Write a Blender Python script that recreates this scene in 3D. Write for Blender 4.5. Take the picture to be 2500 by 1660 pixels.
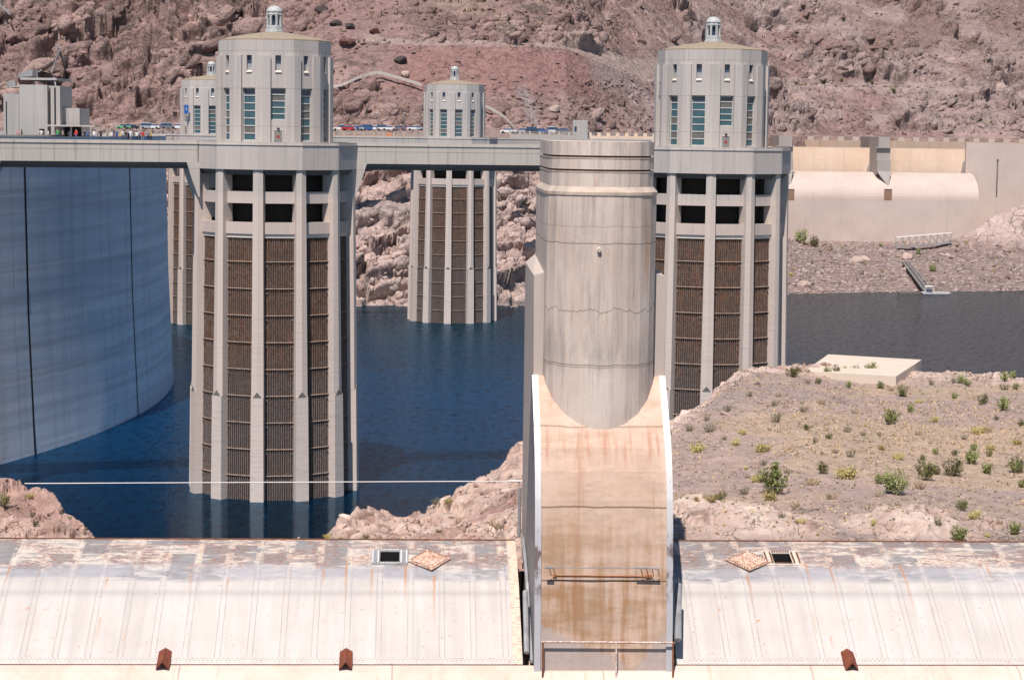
import bpy, bmesh, math, random
import numpy as np
from mathutils import Vector, Matrix
for o in list(bpy.data.objects): bpy.data.objects.remove(o)
random.seed(7); rs=np.random.RandomState(11)
S=bpy.context.scene; C=S.collection
# ---------------------------------------------------------------- camera
FPX=5000.0; PITCH=math.atan(511/FPX); ROLL=math.radians(.75); ZC=46.86
cam=bpy.data.cameras.new('camera'); cam.lens=72.0; cam.sensor_width=36; cam.clip_start=.5; cam.clip_end=4000
co=bpy.data.objects.new('camera',cam); C.objects.link(co)
co.matrix_world=Matrix.Translation((0,0,ZC))@Matrix.Rotation(math.pi/2-PITCH,4,'X')@Matrix.Rotation(ROLL,4,'Z')
S.camera=co
# ---------------------------------------------------------------- world, sun, exposure
SUN_EL=math.radians(60); SAZ=math.radians(14)            # azimuth left of the line back to the camera
sd=Vector((-math.sin(SAZ)*math.cos(SUN_EL),-math.cos(SAZ)*math.cos(SUN_EL),math.sin(SUN_EL)))
w=bpy.data.worlds.new('World'); S.world=w; w.use_nodes=True
sky=w.node_tree.nodes.new('ShaderNodeTexSky'); sky.sky_type='NISHITA'; sky.sun_disc=False
sky.sun_elevation=SUN_EL; sky.sun_rotation=math.atan2(sd.x,sd.y); sky.altitude=400; sky.air_density=1.0; sky.dust_density=.4; sky.ozone_density=4
bg=w.node_tree.nodes['Background']; bg.inputs[1].default_value=.07
w.node_tree.links.new(sky.outputs[0],bg.inputs[0])
sl=bpy.data.lights.new('sun','SUN'); sl.energy=4.9; sl.angle=math.radians(.53); sl.color=(1,.9,.825)
so=bpy.data.objects.new('sun',sl); C.objects.link(so); so.rotation_euler=sd.to_track_quat('Z','Y').to_euler(); so.location=(0,0,120)
S.view_settings.view_transform='Standard'; S.view_settings.look='None'; S.view_settings.exposure=0.2; S.view_settings.gamma=1
S.render.engine='CYCLES'; S.cycles.max_bounces=6; S.cycles.diffuse_bounces=3; S.cycles.glossy_bounces=3
# ---------------------------------------------------------------- photo-to-world survey helpers
_c,_s=math.cos(ROLL),math.sin(ROLL); _R=Vector((1,0,0)); _U=Vector((0,math.sin(PITCH),math.cos(PITCH))); _F=Vector((0,math.cos(PITCH),-math.sin(PITCH)))
RR=_c*_R+_s*_U; UU=-_s*_R+_c*_U
def ray(px,py): return FPX*_F+(px-1250)*RR-(py-830)*UU
def at(px,py,Y):
    d=ray(px,py); return Vector((d.x*Y/d.y,Y,ZC+d.z*Y/d.y))
# ---------------------------------------------------------------- object helpers
def tag(o,label=None,cat=None,group=None,kind=None):
    if label: o['label']=label
    if cat: o['category']=cat
    if group: o['group']=group
    if kind: o['kind']=kind
    return o
def link(name,me,parent=None,loc=None):
    o=bpy.data.objects.new(name,me); C.objects.link(o)
    if parent: o.parent=parent
    if loc is not None: o.location=loc
    return o
def thing(name,label,cat,loc=(0,0,0),rz=0,group=None):
    o=bpy.data.objects.new(name,None); C.objects.link(o); o.location=loc; o.rotation_euler=(0,0,rz); o.empty_display_size=.5
    return tag(o,label,cat,group)
class MB:
    def __init__(s): s.v=[]; s.f=[]; s.m=[]; s.uv=None
    def face(s,pts,m=0):
        i=len(s.v); s.v+= [tuple(p) for p in pts]; s.f.append(tuple(range(i,i+len(pts)))); s.m.append(m)
    def hexa(s,b,t,m=0):                                  # bottom and top loops, same count, ccw from above
        n=len(b); i=len(s.v); s.v+=[tuple(p) for p in b]+[tuple(p) for p in t]
        s.f.append(tuple(range(i+n-1,i-1,-1))); s.m.append(m)
        s.f.append(tuple(range(i+n,i+2*n))); s.m.append(m)
        for k in range(n):
            j=(k+1)%n; s.f.append((i+k,i+j,i+n+j,i+n+k)); s.m.append(m)
    def prism(s,poly,z0,z1,m=0,top=None):
        top=top or poly
        s.hexa([(x,y,z0) for x,y in poly],[(x,y,z1) for x,y in top],m)
    def box(s,x0,x1,y0,y1,z0,z1,m=0): s.prism([(x0,y0),(x1,y0),(x1,y1),(x0,y1)],z0,z1,m)
    def tube(s,pts,r,n=6,m=0,r1=None):
        pts=[Vector(p) for p in pts]; N=len(pts); i0=len(s.v)
        for k,p in enumerate(pts):
            d=(pts[min(k+1,N-1)]-pts[max(k-1,0)]).normalized(); a=d.orthogonal().normalized() if abs(d.z)>.9 else Vector((0,0,1)).cross(d).normalized(); b=d.cross(a)
            rr=r if r1 is None else r+(r1-r)*k/(N-1)
            for q in range(n):
                t=2*math.pi*q/n; s.v.append(tuple(p+a*rr*math.cos(t)+b*rr*math.sin(t)))
        for k in range(N-1):
            for q in range(n):
                j=(q+1)%n; s.f.append((i0+k*n+q,i0+k*n+j,i0+(k+1)*n+j,i0+(k+1)*n+q)); s.m.append(m)
        s.f.append(tuple(i0+q for q in range(n-1,-1,-1))); s.m.append(m)
        s.f.append(tuple(i0+(N-1)*n+q for q in range(n))); s.m.append(m)
    def lathe(s,prof,n=16,c=(0,0),m=0,a0=0):
        i0=len(s.v)
        for r,z in prof:
            for q in range(n):
                t=2*math.pi*q/n+a0; s.v.append((c[0]+r*math.cos(t),c[1]+r*math.sin(t),z))
        for k in range(len(prof)-1):
            for q in range(n):
                j=(q+1)%n; s.f.append((i0+k*n+q,i0+k*n+j,i0+(k+1)*n+j,i0+(k+1)*n+q)); s.m.append(m)
        s.f.append(tuple(i0+(len(prof)-1)*n+q for q in range(n))); s.m.append(m)
    def ring(s,po,pi,z0,z1,m=0):                          # annular prism
        n=len(po)
        for k in range(n):
            j=(k+1)%n
            a,b,c,d=po[k],po[j],pi[j],pi[k]
            s.face([(*a,z0),(*b,z0),(*b,z1),(*a,z1)],m); s.face([(*c,z0),(*d,z0),(*d,z1),(*c,z1)],m)
            s.face([(*a,z1),(*b,z1),(*c,z1),(*d,z1)],m); s.face([(*d,z0),(*c,z0),(*b,z0),(*a,z0)],m)
    def mesh(s,name,mats,smooth=False,xf=None):
        me=bpy.data.meshes.new(name); vs=s.v if xf is None else [tuple(xf@Vector(v)) for v in s.v]
        me.from_pydata(vs,[],s.f)
        for m in (mats if isinstance(mats,(list,tuple)) else [mats]): me.materials.append(m)
        me.polygons.foreach_set('material_index',s.m)
        if smooth: me.polygons.foreach_set('use_smooth',[True]*len(s.f))
        if s.uv is not None:
            l=me.uv_layers.new(name='UVMap'); arr=np.array(s.uv,dtype=np.float32)
            li=np.zeros(len(me.loops),dtype=np.int32); me.loops.foreach_get('vertex_index',li)
            l.data.foreach_set('uv',arr[li].ravel())
        me.update(); return me
    def build(s,name,mats,parent=None,smooth=False,xf=None,loc=None):
        return link(name,s.mesh(name,mats,smooth,xf),parent,loc)
# ---------------------------------------------------------------- materials
class NT:
    def __init__(s,name,rough=.85,spec=.3):
        s.mat=bpy.data.materials.new(name); s.mat.use_nodes=True; s.t=s.mat.node_tree; s.b=s.t.nodes['Principled BSDF']
        s.b.inputs['Roughness'].default_value=rough; s.b.inputs['Specular IOR Level'].default_value=spec
    def n(s,ty,**k):
        x=s.t.nodes.new('ShaderNode'+ty)
        for a,b in k.items(): setattr(x,a,b)
        return x
    def put(s,sock,v):
        if isinstance(v,bpy.types.NodeSocket): s.t.links.new(v,sock)
        elif isinstance(v,(tuple,list)): sock.default_value=(*v,1) if len(v)==3 and len(sock.default_value)==4 else v
        else: sock.default_value=v
    def pos(s,sc=(1,1,1),src='P'):
        if src=='P': o=s.n('NewGeometry').outputs['Position']
        elif src=='UV': o=s.n('TexCoord').outputs['UV']
        else: o=s.n('TexCoord').outputs['Object']
        m=s.n('Mapping'); s.put(m.inputs['Vector'],o); m.inputs['Scale'].default_value=sc; return m.outputs[0]
    def noise(s,vec,scale=1,detail=4,rough=.55,dist=0):
        x=s.n('TexNoise'); s.put(x.inputs['Vector'],vec); x.inputs['Scale'].default_value=scale; x.inputs['Detail'].default_value=detail; x.inputs['Roughness'].default_value=rough; x.inputs['Distortion'].default_value=dist
        return x.outputs['Fac']
    def math(s,op,a,b=None,c=None,clamp=False):
        x=s.n('Math',operation=op,use_clamp=clamp); s.put(x.inputs[0],a)
        if b is not None: s.put(x.inputs[1],b)
        if c is not None: s.put(x.inputs[2],c)
        return x.outputs[0]
    def rng(s,v,a,b,c=0,d=1):
        x=s.n('MapRange'); s.put(x.inputs[0],v); 
        for i,q in enumerate((a,b,c,d)): x.inputs[i+1].default_value=q
        return x.outputs[0]
    def mix(s,f,a,b,bt='MIX'):
        x=s.n('Mix',data_type='RGBA',blend_type=bt); s.put(x.inputs[0],f); s.put(x.inputs[6],a); s.put(x.inputs[7],b); return x.outputs[2]
    def sep(s,v):
        x=s.n('SeparateXYZ'); s.put(x.inputs[0],v); return x.outputs
    def line(s,v,period,w):                                # 1 on a thin line every period
        m=s.math('FRACT',s.math('DIVIDE',v,period)); m=s.math('ABSOLUTE',s.math('SUBTRACT',m,.5)); return s.rng(m,.5-w/period,.5-w/period*.4,0,1)
    def done(s,col,bump=None,bs=.3,bd=.05,rough=None,metal=None):
        s.put(s.b.inputs['Base Color'],col)
        if bump is not None:
            x=s.n('Bump'); x.inputs['Strength'].default_value=bs; x.inputs['Distance'].default_value=bd; s.put(x.inputs['Height'],bump); s.put(s.b.inputs['Normal'],x.outputs[0])
        if rough is not None: s.put(s.b.inputs['Roughness'],rough)
        if metal is not None: s.b.inputs['Metallic'].default_value=metal
        return s.mat
def concrete(name,c1,c2,streak=.35,board=0,zt=None,ztc=None,rust=0,fine=1.0,lines=0):
    m=NT(name); v=m.pos()
    big=m.noise(v,.12,4); col=m.mix(m.rng(big,.35,.65),c1,c2)
    st=m.noise(m.pos((1.6,1.6,.05)),fine,5,.65); col=m.mix(m.math('MULTIPLY',m.rng(st,.52,.72),streak),col,tuple(x*.42 for x in c1))
    st2=m.noise(m.pos((3.1,3.1,.09)),fine,3,.6); col=m.mix(m.math('MULTIPLY',m.rng(st2,.5,.75),streak*.7),col,tuple(min(1,x*1.28) for x in c2))
    fn=m.noise(v,7*fine,6,.7); col=m.mix(m.rng(fn,.3,.7),col,m.mix(.13,col,(.05,.05,.05)))
    z=m.sep(m.pos())[2]
    if zt is not None:                                     # mineral ring of the old high-water level
        k=m.rng(m.math('ADD',z,m.math('MULTIPLY',m.math('SUBTRACT',big,.5),1.5)),zt-.5,zt+.5,1,0); col=m.mix(m.math('MULTIPLY',k,.75),col,ztc)
    h=fn
    if board:
        bn=m.noise(m.pos((.25,.25,4.5)),1,3,.7); kk=m.rng(z,10,34,1,.25); col=m.mix(m.math('MULTIPLY',m.math('MULTIPLY',m.rng(bn,.5,.7),kk),.45),col,tuple(x*.62 for x in c1)); h=m.math('ADD',fn,m.math('MULTIPLY',bn,1.6))
    if lines:
        l=m.line(m.math('ADD',z,m.math('MULTIPLY',m.noise(v,.8,2),.06)),lines,.05); col=m.mix(m.math('MULTIPLY',l,.4),col,tuple(x*.3 for x in c1))
    if rust:
        r=m.noise(m.pos((.9,.9,.07)),1,4,.6); col=m.mix(m.math('MULTIPLY',m.rng(r,.6,.72),rust),col,(.42,.2,.07))
    return m.done(col,h,.25,.04)
def plain(name,c,rough=.6,metal=0,var=.25,spec=.3,sc=3):
    m=NT(name,rough,spec); n=m.noise(m.pos(),sc,4); return m.done(m.mix(m.rng(n,.3,.7),c,tuple(x*(1-var) for x in c)),metal=metal)
M={}
M['tower']=concrete('tower_concrete',(.5,.455,.425),(.56,.51,.475),.42,0,38.2,(.58,.485,.435),lines=5.2)
M['fin']=concrete('fin_concrete',(.52,.47,.435),(.58,.525,.485),.34,1,38.2,(.61,.51,.45),fine=1.5)
M['house']=concrete('house_concrete',(.5,.46,.435),(.555,.515,.485),.42,lines=4.7)
M['bridge']=concrete('bridge_concrete',(.49,.45,.41),(.55,.505,.46),.5,fine=1.3)
M['soffit']=concrete('soffit_concrete',(.13,.12,.115),(.17,.16,.15),.3)  # shade of the undersides put into this dark colour, shared by dark items
M['pierc']=concrete('pier_concrete',(.5,.45,.41),(.56,.495,.45),.62,rust=.12,fine=2.2,lines=0)
M['sidec']=concrete('pier_side_concrete',(.5,.44,.4),(.55,.48,.43),.3,fine=2,rust=.25)
M['kiosk']=concrete('kiosk_concrete',(.42,.4,.385),(.48,.455,.435),.3)
M['roof']=plain('roof_tiles',(.36,.3,.225),.9,var=.3)
M['lantern']=plain('lantern_metal',(.5,.53,.53),.5,.0,.25)
M['dark']=plain('dark_void',(.012,.012,.014),.9)
M['coredark']=plain('core_shade_concrete',(.045,.038,.035),.9); M['frame']=plain('window_frame',(.6,.61,.6),.5)  # core darkened in colour to paint the shade inside the openings
M['sill']=plain('sill_concrete',(.72,.64,.56),.8,var=.12)
M['teal']=plain('sky_teal_glass',(.05,.13,.17),.12,var=.35,spec=.8)  # teal paints the sky mirrored in the panes
M['greyglass']=plain('grey_glass',(.17,.165,.155),.2,var=.3,spec=.6)
M['blueglass']=plain('blue_glass',(.05,.08,.15),.12,var=.3,spec=.8)
M['palepanel']=plain('pale_panel',(.4,.42,.44),.5)
M['door']=plain('door_paint',(.27,.26,.25),.6); M['red']=plain('red_sign',(.5,.03,.04),.5)
M['galv']=plain('galvanised_steel',(.42,.43,.45),.45,.3,.35); M['black']=plain('black_rubber',(.02,.02,.02),.7)
M['white']=plain('white_paint',(.78,.77,.75),.5,var=.08)
def rackmat():
    m=NT('rack_rust',.8); v=m.pos(); a=m.noise(m.pos((1.2,1.2,.35)),1,5,.65); b=m.noise(v,6,5,.7)
    col=m.mix(m.rng(a,.42,.62),(.04,.025,.02),(.12,.045,.02)); col=m.mix(m.rng(b,.45,.7),col,(.2,.15,.12)); z=m.sep(v)[2]
    col=m.mix(m.rng(m.math('ADD',z,m.math('MULTIPLY',a,14)),20,28,.75,0),col,(.045,.038,.036)); k=m.rng(m.noise(m.pos((.3,.3,1.3)),1,2),.45,.6); col=m.mix(m.math('MULTIPLY',k,.55),col,(.055,.045,.042)); return m.done(col)
M['rack']=rackmat()
def barmat():
    m=NT('rack_bars',.7); a=m.noise(m.pos((1,1,.5)),2.2,5,.7); b=m.noise(m.pos(),9,4,.8); col=m.mix(m.rng(a,.4,.65),(.36,.27,.22),(.25,.1,.05)); col=m.mix(m.rng(b,.4,.6),col,(.08,.06,.05)); z=m.sep(m.pos())[2]; col=m.mix(m.rng(m.math('ADD',z,m.math('MULTIPLY',a,14)),20,28,.7,0),col,m.mix(m.rng(b,.42,.6),(.34,.3,.28),(.06,.05,.048))); return m.done(col)
M['bars']=barmat(); M['rackledge']=plain('rack_ledge',(.34,.25,.2),.8,var=.5)
# ---------------------------------------------------------------- numpy noise
def _h(ix,iy,k):
    n=(ix.astype(np.int64)*374761393+iy.astype(np.int64)*668265263+k*2246822519)&0xffffffff
    n=((n^(n>>13))*1274126177)&0xffffffff; n=((n^(n>>16))*2654435761)&0xffffffff
    return ((n^(n>>15))&0xffffff).astype(np.float32)/16777216.
def vn(x,y,k=0):
    ix=np.floor(x); iy=np.floor(y); fx=x-ix; fy=y-iy; fx=fx*fx*(3-2*fx); fy=fy*fy*(3-2*fy)
    a=_h(ix,iy,k);b=_h(ix+1,iy,k);c=_h(ix,iy+1,k);d=_h(ix+1,iy+1,k)
    return (a+(b-a)*fx)*(1-fy)+(c+(d-c)*fx)*fy
def fbm(x,y,o=5,k=0,g=.5):
    r=0;a=1;t=0
    for i in range(o): r=r+a*vn(x*2**i+i*17.3,y*2**i-i*9.1,k+i); t+=a; a*=g
    return r/t
def facet(x,y,k=0,g=1.2,dip=(0,0)):                                  # angular blocks: each cell a tilted plane
    ix=np.floor(x); iy=np.floor(y); bd=np.full(x.shape,9.,np.float32); b2=bd.copy(); out=np.zeros(x.shape,np.float32)
    for dx in (-1,0,1):
        for dy in (-1,0,1):
            cx=ix+dx; cy=iy+dy; sx=cx+_h(cx,cy,k); sy=cy+_h(cx,cy,k+5); ex=x-sx; ey=y-sy; d=ex*ex+ey*ey
            v=_h(cx,cy,k+9)-.5+g*(_h(cx,cy,k+13)-.5+dip[0])*ex+g*(_h(cx,cy,k+17)-.5+dip[1])*ey
            c=d<bd; b2=np.where(c,bd,np.minimum(b2,d)); out=np.where(c,v,out); bd=np.where(c,d,bd)
    return out,np.sqrt(b2)-np.sqrt(bd)
def ss(a,b,x): t=np.clip((x-a)/(b-a),0,1); return t*t*(3-2*t)
def grid(name,P,col,mat,label=None,kind='structure',smooth=False):
    n,m=P.shape[:2]; me=bpy.data.meshes.new(name)
    me.vertices.add(n*m); me.vertices.foreach_set('co',P.astype(np.float32).ravel())
    i=np.arange(n*m).reshape(n,m); q=np.stack([i[:-1,:-1],i[:-1,1:],i[1:,1:],i[1:,:-1]],-1).reshape(-1,4)
    me.loops.add(q.size); me.loops.foreach_set('vertex_index',q.ravel().astype(np.int32))
    me.polygons.add(len(q)); me.polygons.foreach_set('loop_start',np.arange(0,q.size,4,dtype=np.int32)); me.polygons.foreach_set('loop_total',np.full(len(q),4,np.int32))
    me.update(calc_edges=True)
    a=me.color_attributes.new('albedo','FLOAT_COLOR','POINT'); cc=np.ones((n*m,4),np.float32); cc[:,:3]=col.reshape(-1,3); a.data.foreach_set('color',cc.ravel())
    me.materials.append(mat)
    if smooth: me.polygons.foreach_set('use_smooth',np.ones(len(q),bool))
    o=link(name,me); o['kind']=kind
    if label: o['label']=label
    return o
def terrmat(name,sc,amt,bs=.5,bd=.3,vsc=1.0,crack=.35):
    m=NT(name,.95,.15); a=m.n('Attribute'); a.attribute_name='albedo'; v=m.pos()
    n1=m.noise(v,sc,8,.72); n2=m.noise(v,sc*5,4,.7); col=m.mix(m.rng(n1,.3,.7),m.mix(amt,a.outputs[0],(.05,.03,.028)),m.mix(amt*.5,a.outputs[0],(.8,.7,.62)))
    col=m.mix(m.rng(n2,.32,.68),m.mix(amt*.8,col,(.05,.03,.03)),m.mix(amt*.3,col,(.9,.8,.7)))
    wv=m.n('VectorMath',operation='ADD'); m.put(wv.inputs[0],v); sc_=m.n('VectorMath',operation='SCALE'); nz=m.n('TexNoise'); m.put(nz.inputs['Vector'],v); nz.inputs['Scale'].default_value=vsc*.9; nz.inputs['Detail'].default_value=4; m.put(sc_.inputs[0],nz.outputs['Color']); sc_.inputs['Scale'].default_value=1.3/vsc; m.put(wv.inputs[1],sc_.outputs[0])
    vo=m.n('TexVoronoi',feature='DISTANCE_TO_EDGE'); m.put(vo.inputs['Vector'],wv.outputs[0]); vo.inputs['Scale'].default_value=vsc; vf=m.n('TexVoronoi'); m.put(vf.inputs['Vector'],wv.outputs[0]); vf.inputs['Scale'].default_value=vsc*2.3
    gate_=m.rng(m.noise(v,vsc*.35,3),.48,.58); ck=m.math('MULTIPLY',m.rng(vo.outputs[0],.0,.035,1,0),gate_); col=m.mix(m.math('MULTIPLY',ck,crack),col,(.06,.035,.03))
    h=m.math('ADD',m.math('ADD',n1,m.math('MULTIPLY',n2,.4)),m.math('MULTIPLY',vf.outputs['Distance'],.5)); h=m.math('SUBTRACT',h,m.math('MULTIPLY',ck,.5))
    return m.done(col,h,bs,bd)
def lerp(a,b,t): return a+(b-a)*t
def cmix(col,c,k): return col*(1-k[...,None])+np.array(c,np.float32)*k[...,None]
# ================================================================ HILLSIDE ACROSS THE LAKE
XK=[-190,-110,-62,-48,16,100,130,260]
SH=[(-220,600),(-100,560),(-41,541),(0,545),(40,572),(82,602),(117,617),(157,627),(260,645)]
A_=[(-20,-9),(0,0),(25,26),(42,44.3),(66,45.9),(96,70),(104,74),(150,112),(330,225)]
B_=[(-20,-9),(0,0),(30,24),(44,44.4),(66,46.1),(105,72),(112,74),(160,104),(340,205)]
D_=[(-20,-9),(0,0),(36,35),(46,44.4),(68,46.3),(112,73.6),(117,74.1),(165,100),(345,205)]
F_=[(-20,-5),(0,0),(100,9.6),(149,9),(151,46),(174,46.2),(209,66),(215,66.3),(400,165)]
KEYS=[A_,A_,B_,D_,D_,F_,F_,F_]
def hillz(X,Y):
    sh=np.interp(X,[p[0] for p in SH],[p[1] for p in SH]); z=np.zeros_like(X); d=Y-sh
    dk=[np.interp(X,XK,[K[i][0] for K in KEYS]) for i in range(9)]; zk=[np.interp(X,XK,[K[i][1] for K in KEYS]) for i in range(9)]
    z=np.where(d<=dk[0],zk[0],z)
    for i in range(8):
        t=np.clip((d-dk[i])/np.maximum(dk[i+1]-dk[i],.1),0,1); z=np.where(d>dk[i],zk[i]+(zk[i+1]-zk[i])*t,z)
    return z,d,dk
def build_hill():
    a=np.linspace(-.31,.31,1080,dtype=np.float32); Ys=np.concatenate([np.arange(528,622,.36),np.arange(622,722,.42),np.arange(722,1000,.78)]).astype(np.float32)
    Yg,ag=np.meshgrid(Ys,a,indexing='ij'); X=ag*Yg; Y=Yg.copy()
    Xw=X+6*(fbm(X/30,Y/30,3,3)-.5)*2; Yw=Y+7*(fbm(X/34,Y/34,4,7)-.5)*2
    z,d,dk=hillz(X,Y); zw,_,_=hillz(X,Yw); right=ss(40,100,X)
    # flat strips (roads, spillway pad) keep the unwarped height
    road=ss(-2,1,d-dk[3])*(1-ss(-1,2,d-dk[4])); pad=right*ss(-2,2,d-dk[2]+6)*(1-ss(-1,2,d-dk[5])); benchm=ss(-1,0,d-dk[5])*(1-ss(0,1,d-dk[6]))*ss(-52,-46,X)
    benchr=ss(-1,0,d-dk[6])*(1-ss(0,1,d-dk[7]))*right; benchm=benchm*(1-right)+benchr
    keep=np.clip(road*(1-right)+pad+benchm,0,1); hillup=ss(0,14,d-lerp(dk[4],dk[5],right))
    calm0=ss(-52,-40,X)*(1-ss(50,66,X))*(1-ss(75,84,z)); hw=hillup*(1-.85*calm0); z=z*(keep+(1-keep)*(1-hw))+zw*(1-keep)*hw
    calm=ss(-52,-40,X)*(1-ss(50,66,X))*(1-ss(75,84,z)); calm=np.maximum(calm,np.exp(-((d-lerp(dk[5],dk[6],right))/16)**2)*right); z=z+hillup*(1-keep)*7*(fbm(X/40,Y/30,4,21)-.5)*2*ss(0,40,d-dk[4])*(1-.93*calm)
    bband=(ss(-1,0,d-lerp(dk[5],dk[6],right))*(1-ss(1.2,2.6,d-lerp(dk[6],dk[7],right))))*np.clip(ss(-52,-46,X),0,1)*(.6+.4*ss(.4,.6,fbm(X/9,Y/9,3,180)))
    # zone masks in world terms
    bank=(1-right)*ss(-8,4,d)*(1-ss(-4,2,d-dk[3])); lowbank=right*(1-ss(-6,4,d-dk[2]))
    ncl=fbm(X/26,Y/22,4,31); up=ss(0,6,d-lerp(dk[4],dk[5],right))
    scree=up*ss(-46,-34,X+14*(ncl-.5))*(1-ss(44,60,X))*(1-ss(70,76,z))                     # red talus below the upper road
    screeL=up*ss(-96,-82,X-.55*(z-70))*(1-ss(-52,-40,X-.5*(z-70)))*ss(66,80,z)
    crag=up*(1-np.clip(scree+screeL,0,1))*np.clip(.35+1.4*ss(.44,.62,ncl)+ss(-60,-90,X)*0.9,0,1.3)
    crag=np.where(right>.5,crag*.75,crag)
    amp=crag*1.0+scree*.28+screeL*.3+bank*1.15+lowbank*.24+up*right*.1
    amp=amp*(1-keep*.97)
    rx=X*.94+Y*.34; ry=z*.75+Y*.55-X*.3                   # strata run diagonally
    wxx=rx+9*(fbm(X/22,(z+Y)/22,3,120)-.5)+2.2*(fbm(X/5,(z+Y)/5,3,121)-.5); wyy=ry+9*(fbm(X/19,(z+Y)/25,3,122)-.5)+2.2*(fbm(X/5,(z+Y)/5,3,123)-.5)
    f1,e1=facet(wxx/19,wyy/15,1,1.3); f2,e2=facet(wxx/7.5,wyy/7,2,1.3); f3,e3=facet(wxx/2.6,wyy/2.6,3,1.3); f4,e4=facet(X/1.1,(z+Y*.6)/1.2,4,1.3)
    rid=1-np.abs(2*fbm(wxx/26,wyy/16,4,130)-1); rid=(rid-.75)*2; rid2=1-np.abs(2*fbm(wxx/9,wyy/6,3,131)-1); rid2=(rid2-.75)*2
    t_=wyy/12+1.1*fbm(X/28,(z+Y)/40,3,133)+.12*f2; saw=t_-np.floor(t_); saw=saw*(1-ss(.86,1.,saw)); t2=wyy/4.1+1.6*fbm(X/9,(z+Y)/14,3,134); saw2=t2-np.floor(t2); saw2=saw2*(1-ss(.8,1.,saw2))
    cb=np.clip(crag+bank,0,1); lmask=.35+.65*ss(.42,.6,fbm(X/16,(z+Y)/16,3,135))
    disp=amp*cb*(5.2*f1+3.4*f2+4.2*rid+1.8*rid2-3.6*(saw-.4)*lmask-1.5*(saw2-.4))+amp*.95*f3+np.clip(amp*1.5,0,1)*.36*f4+amp*.5*(fbm(X/4,(z+Y)/4,4,50)-.5)*2
    disp=disp-cb*amp*.8*(1-ss(0,.05,e2))*ss(.45,.55,n_:=vn(X/7,(z+Y)/7,137))
    bn=np.clip(bank,0,1); dz=(.8-.2*bn)*disp; dy=-(.55+.22*bn)*disp
    # boulder field
    mound=17*np.exp(-((X-190)/17)**2-((Y-712)/16)**2)+9*np.exp(-((X-168)/16)**2-((Y-706)/10)**2)*ss(120,150,X)
    Zf=z+dz+mound*ss(0,10,d)+mound*ss(1,8,mound)*.12*(f1+f2); Yf=Y+dy-.6*ss(3,10,mound)*f2
    P=np.stack([X+.15*disp,Yf,Zf],-1)
    # albedo
    n1=fbm(X/18,(z+Y)/18,4,60); n2=fbm(X/5,(z+Y)/5,4,70); n3=vn(X/1.3,(z+Y)/1.1,80)
    col=np.zeros(P.shape,np.float32)+np.array((.32,.205,.19),np.float32)
    col=cmix(col,(.46,.335,.295),ss(.46,.58,n1)*.9); col=cmix(col,(.16,.088,.085),ss(.5,.62,n2)*.8); col=cmix(col,(.07,.045,.045),ss(.66,.72,fbm(X/9,(z+Y)/7,4,160))*.8)
    col=cmix(col,(.42,.355,.34),ss(-10,30,X)*ss(.47,.6,ncl)*up*.85*(1-.7*ss(.5,.62,n2)))
    col=cmix(col,(.2,.13,.11),ss(115,165,X)*ss(66,90,z)*.85*(1-.5*ss(.5,.6,n1))); col=cmix(col,(.3,.235,.17),(1-ss(-8,5,X))*ss(-50,-30,X)*ss(76,80,z)*.6*ss(.4,.6,n1))
    colf=_h(np.floor(rx/3.1),np.floor(ry/2.3),90); 
    red=scree*(1-ss(22,30,X+8*(n1-.5))); col=cmix(col,(.31,.15,.135),red*ss(54,62,z)*.9); col=cmix(col,(.3,.185,.17),red*(1-ss(54,60,z))*.6); col=cmix(col,(.27,.215,.22),scree*ss(20,30,X+8*(n1-.5))*ss(56,64,z)*.8)
    gs=ss(.06,.0,np.abs((X-2-.35*(60-z))/60))*ss(44,50,z)*(1-ss(58,62,z))*scree; col=cmix(col,(.31,.28,.29),gs)
    col=cmix(col,(.3,.18,.175),screeL*.8); col=cmix(col,(.39,.32,.31),up*right*ss(.4,.55,n1)*.6)
    col=cmix(col,(.78,.655,.585),(bank*(1-ss(33,38,z))*(.7+.3*ss(.3,.6,n2)))); col=cmix(col,(.46,.42,.4),bank*ss(.55,.7,n1)*.7*(1-ss(33,38,z)))
    col=cmix(col,(.31,.23,.205),lowbank*.9); col=cmix(col,(.22,.175,.17),lowbank*ss(.5,.65,n2)*.8); col=cmix(col,(.55,.45,.38),lowbank*ss(.62,.7,n3)*.5)
    col=cmix(col,(.74,.63,.55),ss(2,7,mound)*(1-.5*ss(.55,.7,n2))); col=cmix(col,(.66,.53,.42),right*pad*ss(120,150,X)*(1-ss(1,5,z-12))*.8)
    col=cmix(col,(.5,.42,.38),np.maximum(benchm,bband)*.75); col=cmix(col,(.38,.29,.25),road*(1-right))
    col*=(.86+.28*n3)[...,None]; col*=(.9+.22*colf)[...,None]
    col=np.clip(col*np.array((1.06,.96,.985),np.float32),0,.85)
    return P,col
P,col=build_hill(); HP=P; HC=col
M['hill']=terrmat('hill_rock',.55,.36,1.0,1.1,.26,.14)
grid('hillside',P,col,M['hill'],'steep pink and grey rocky slope beyond the lake')
def hill_at(px,py,Y0=530,Y1=930):                          # march a sight line to the bare slope
    d=ray(px,py); Y=Y0
    while Y<Y1:
        p=at(px,py,Y); z=float(hillz(np.array([p.x]),np.array([Y]))[0][0])
        if p.z<z: return Vector((p.x,Y,z))
        Y+=.5
    return at(px,py,Y1)
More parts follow.
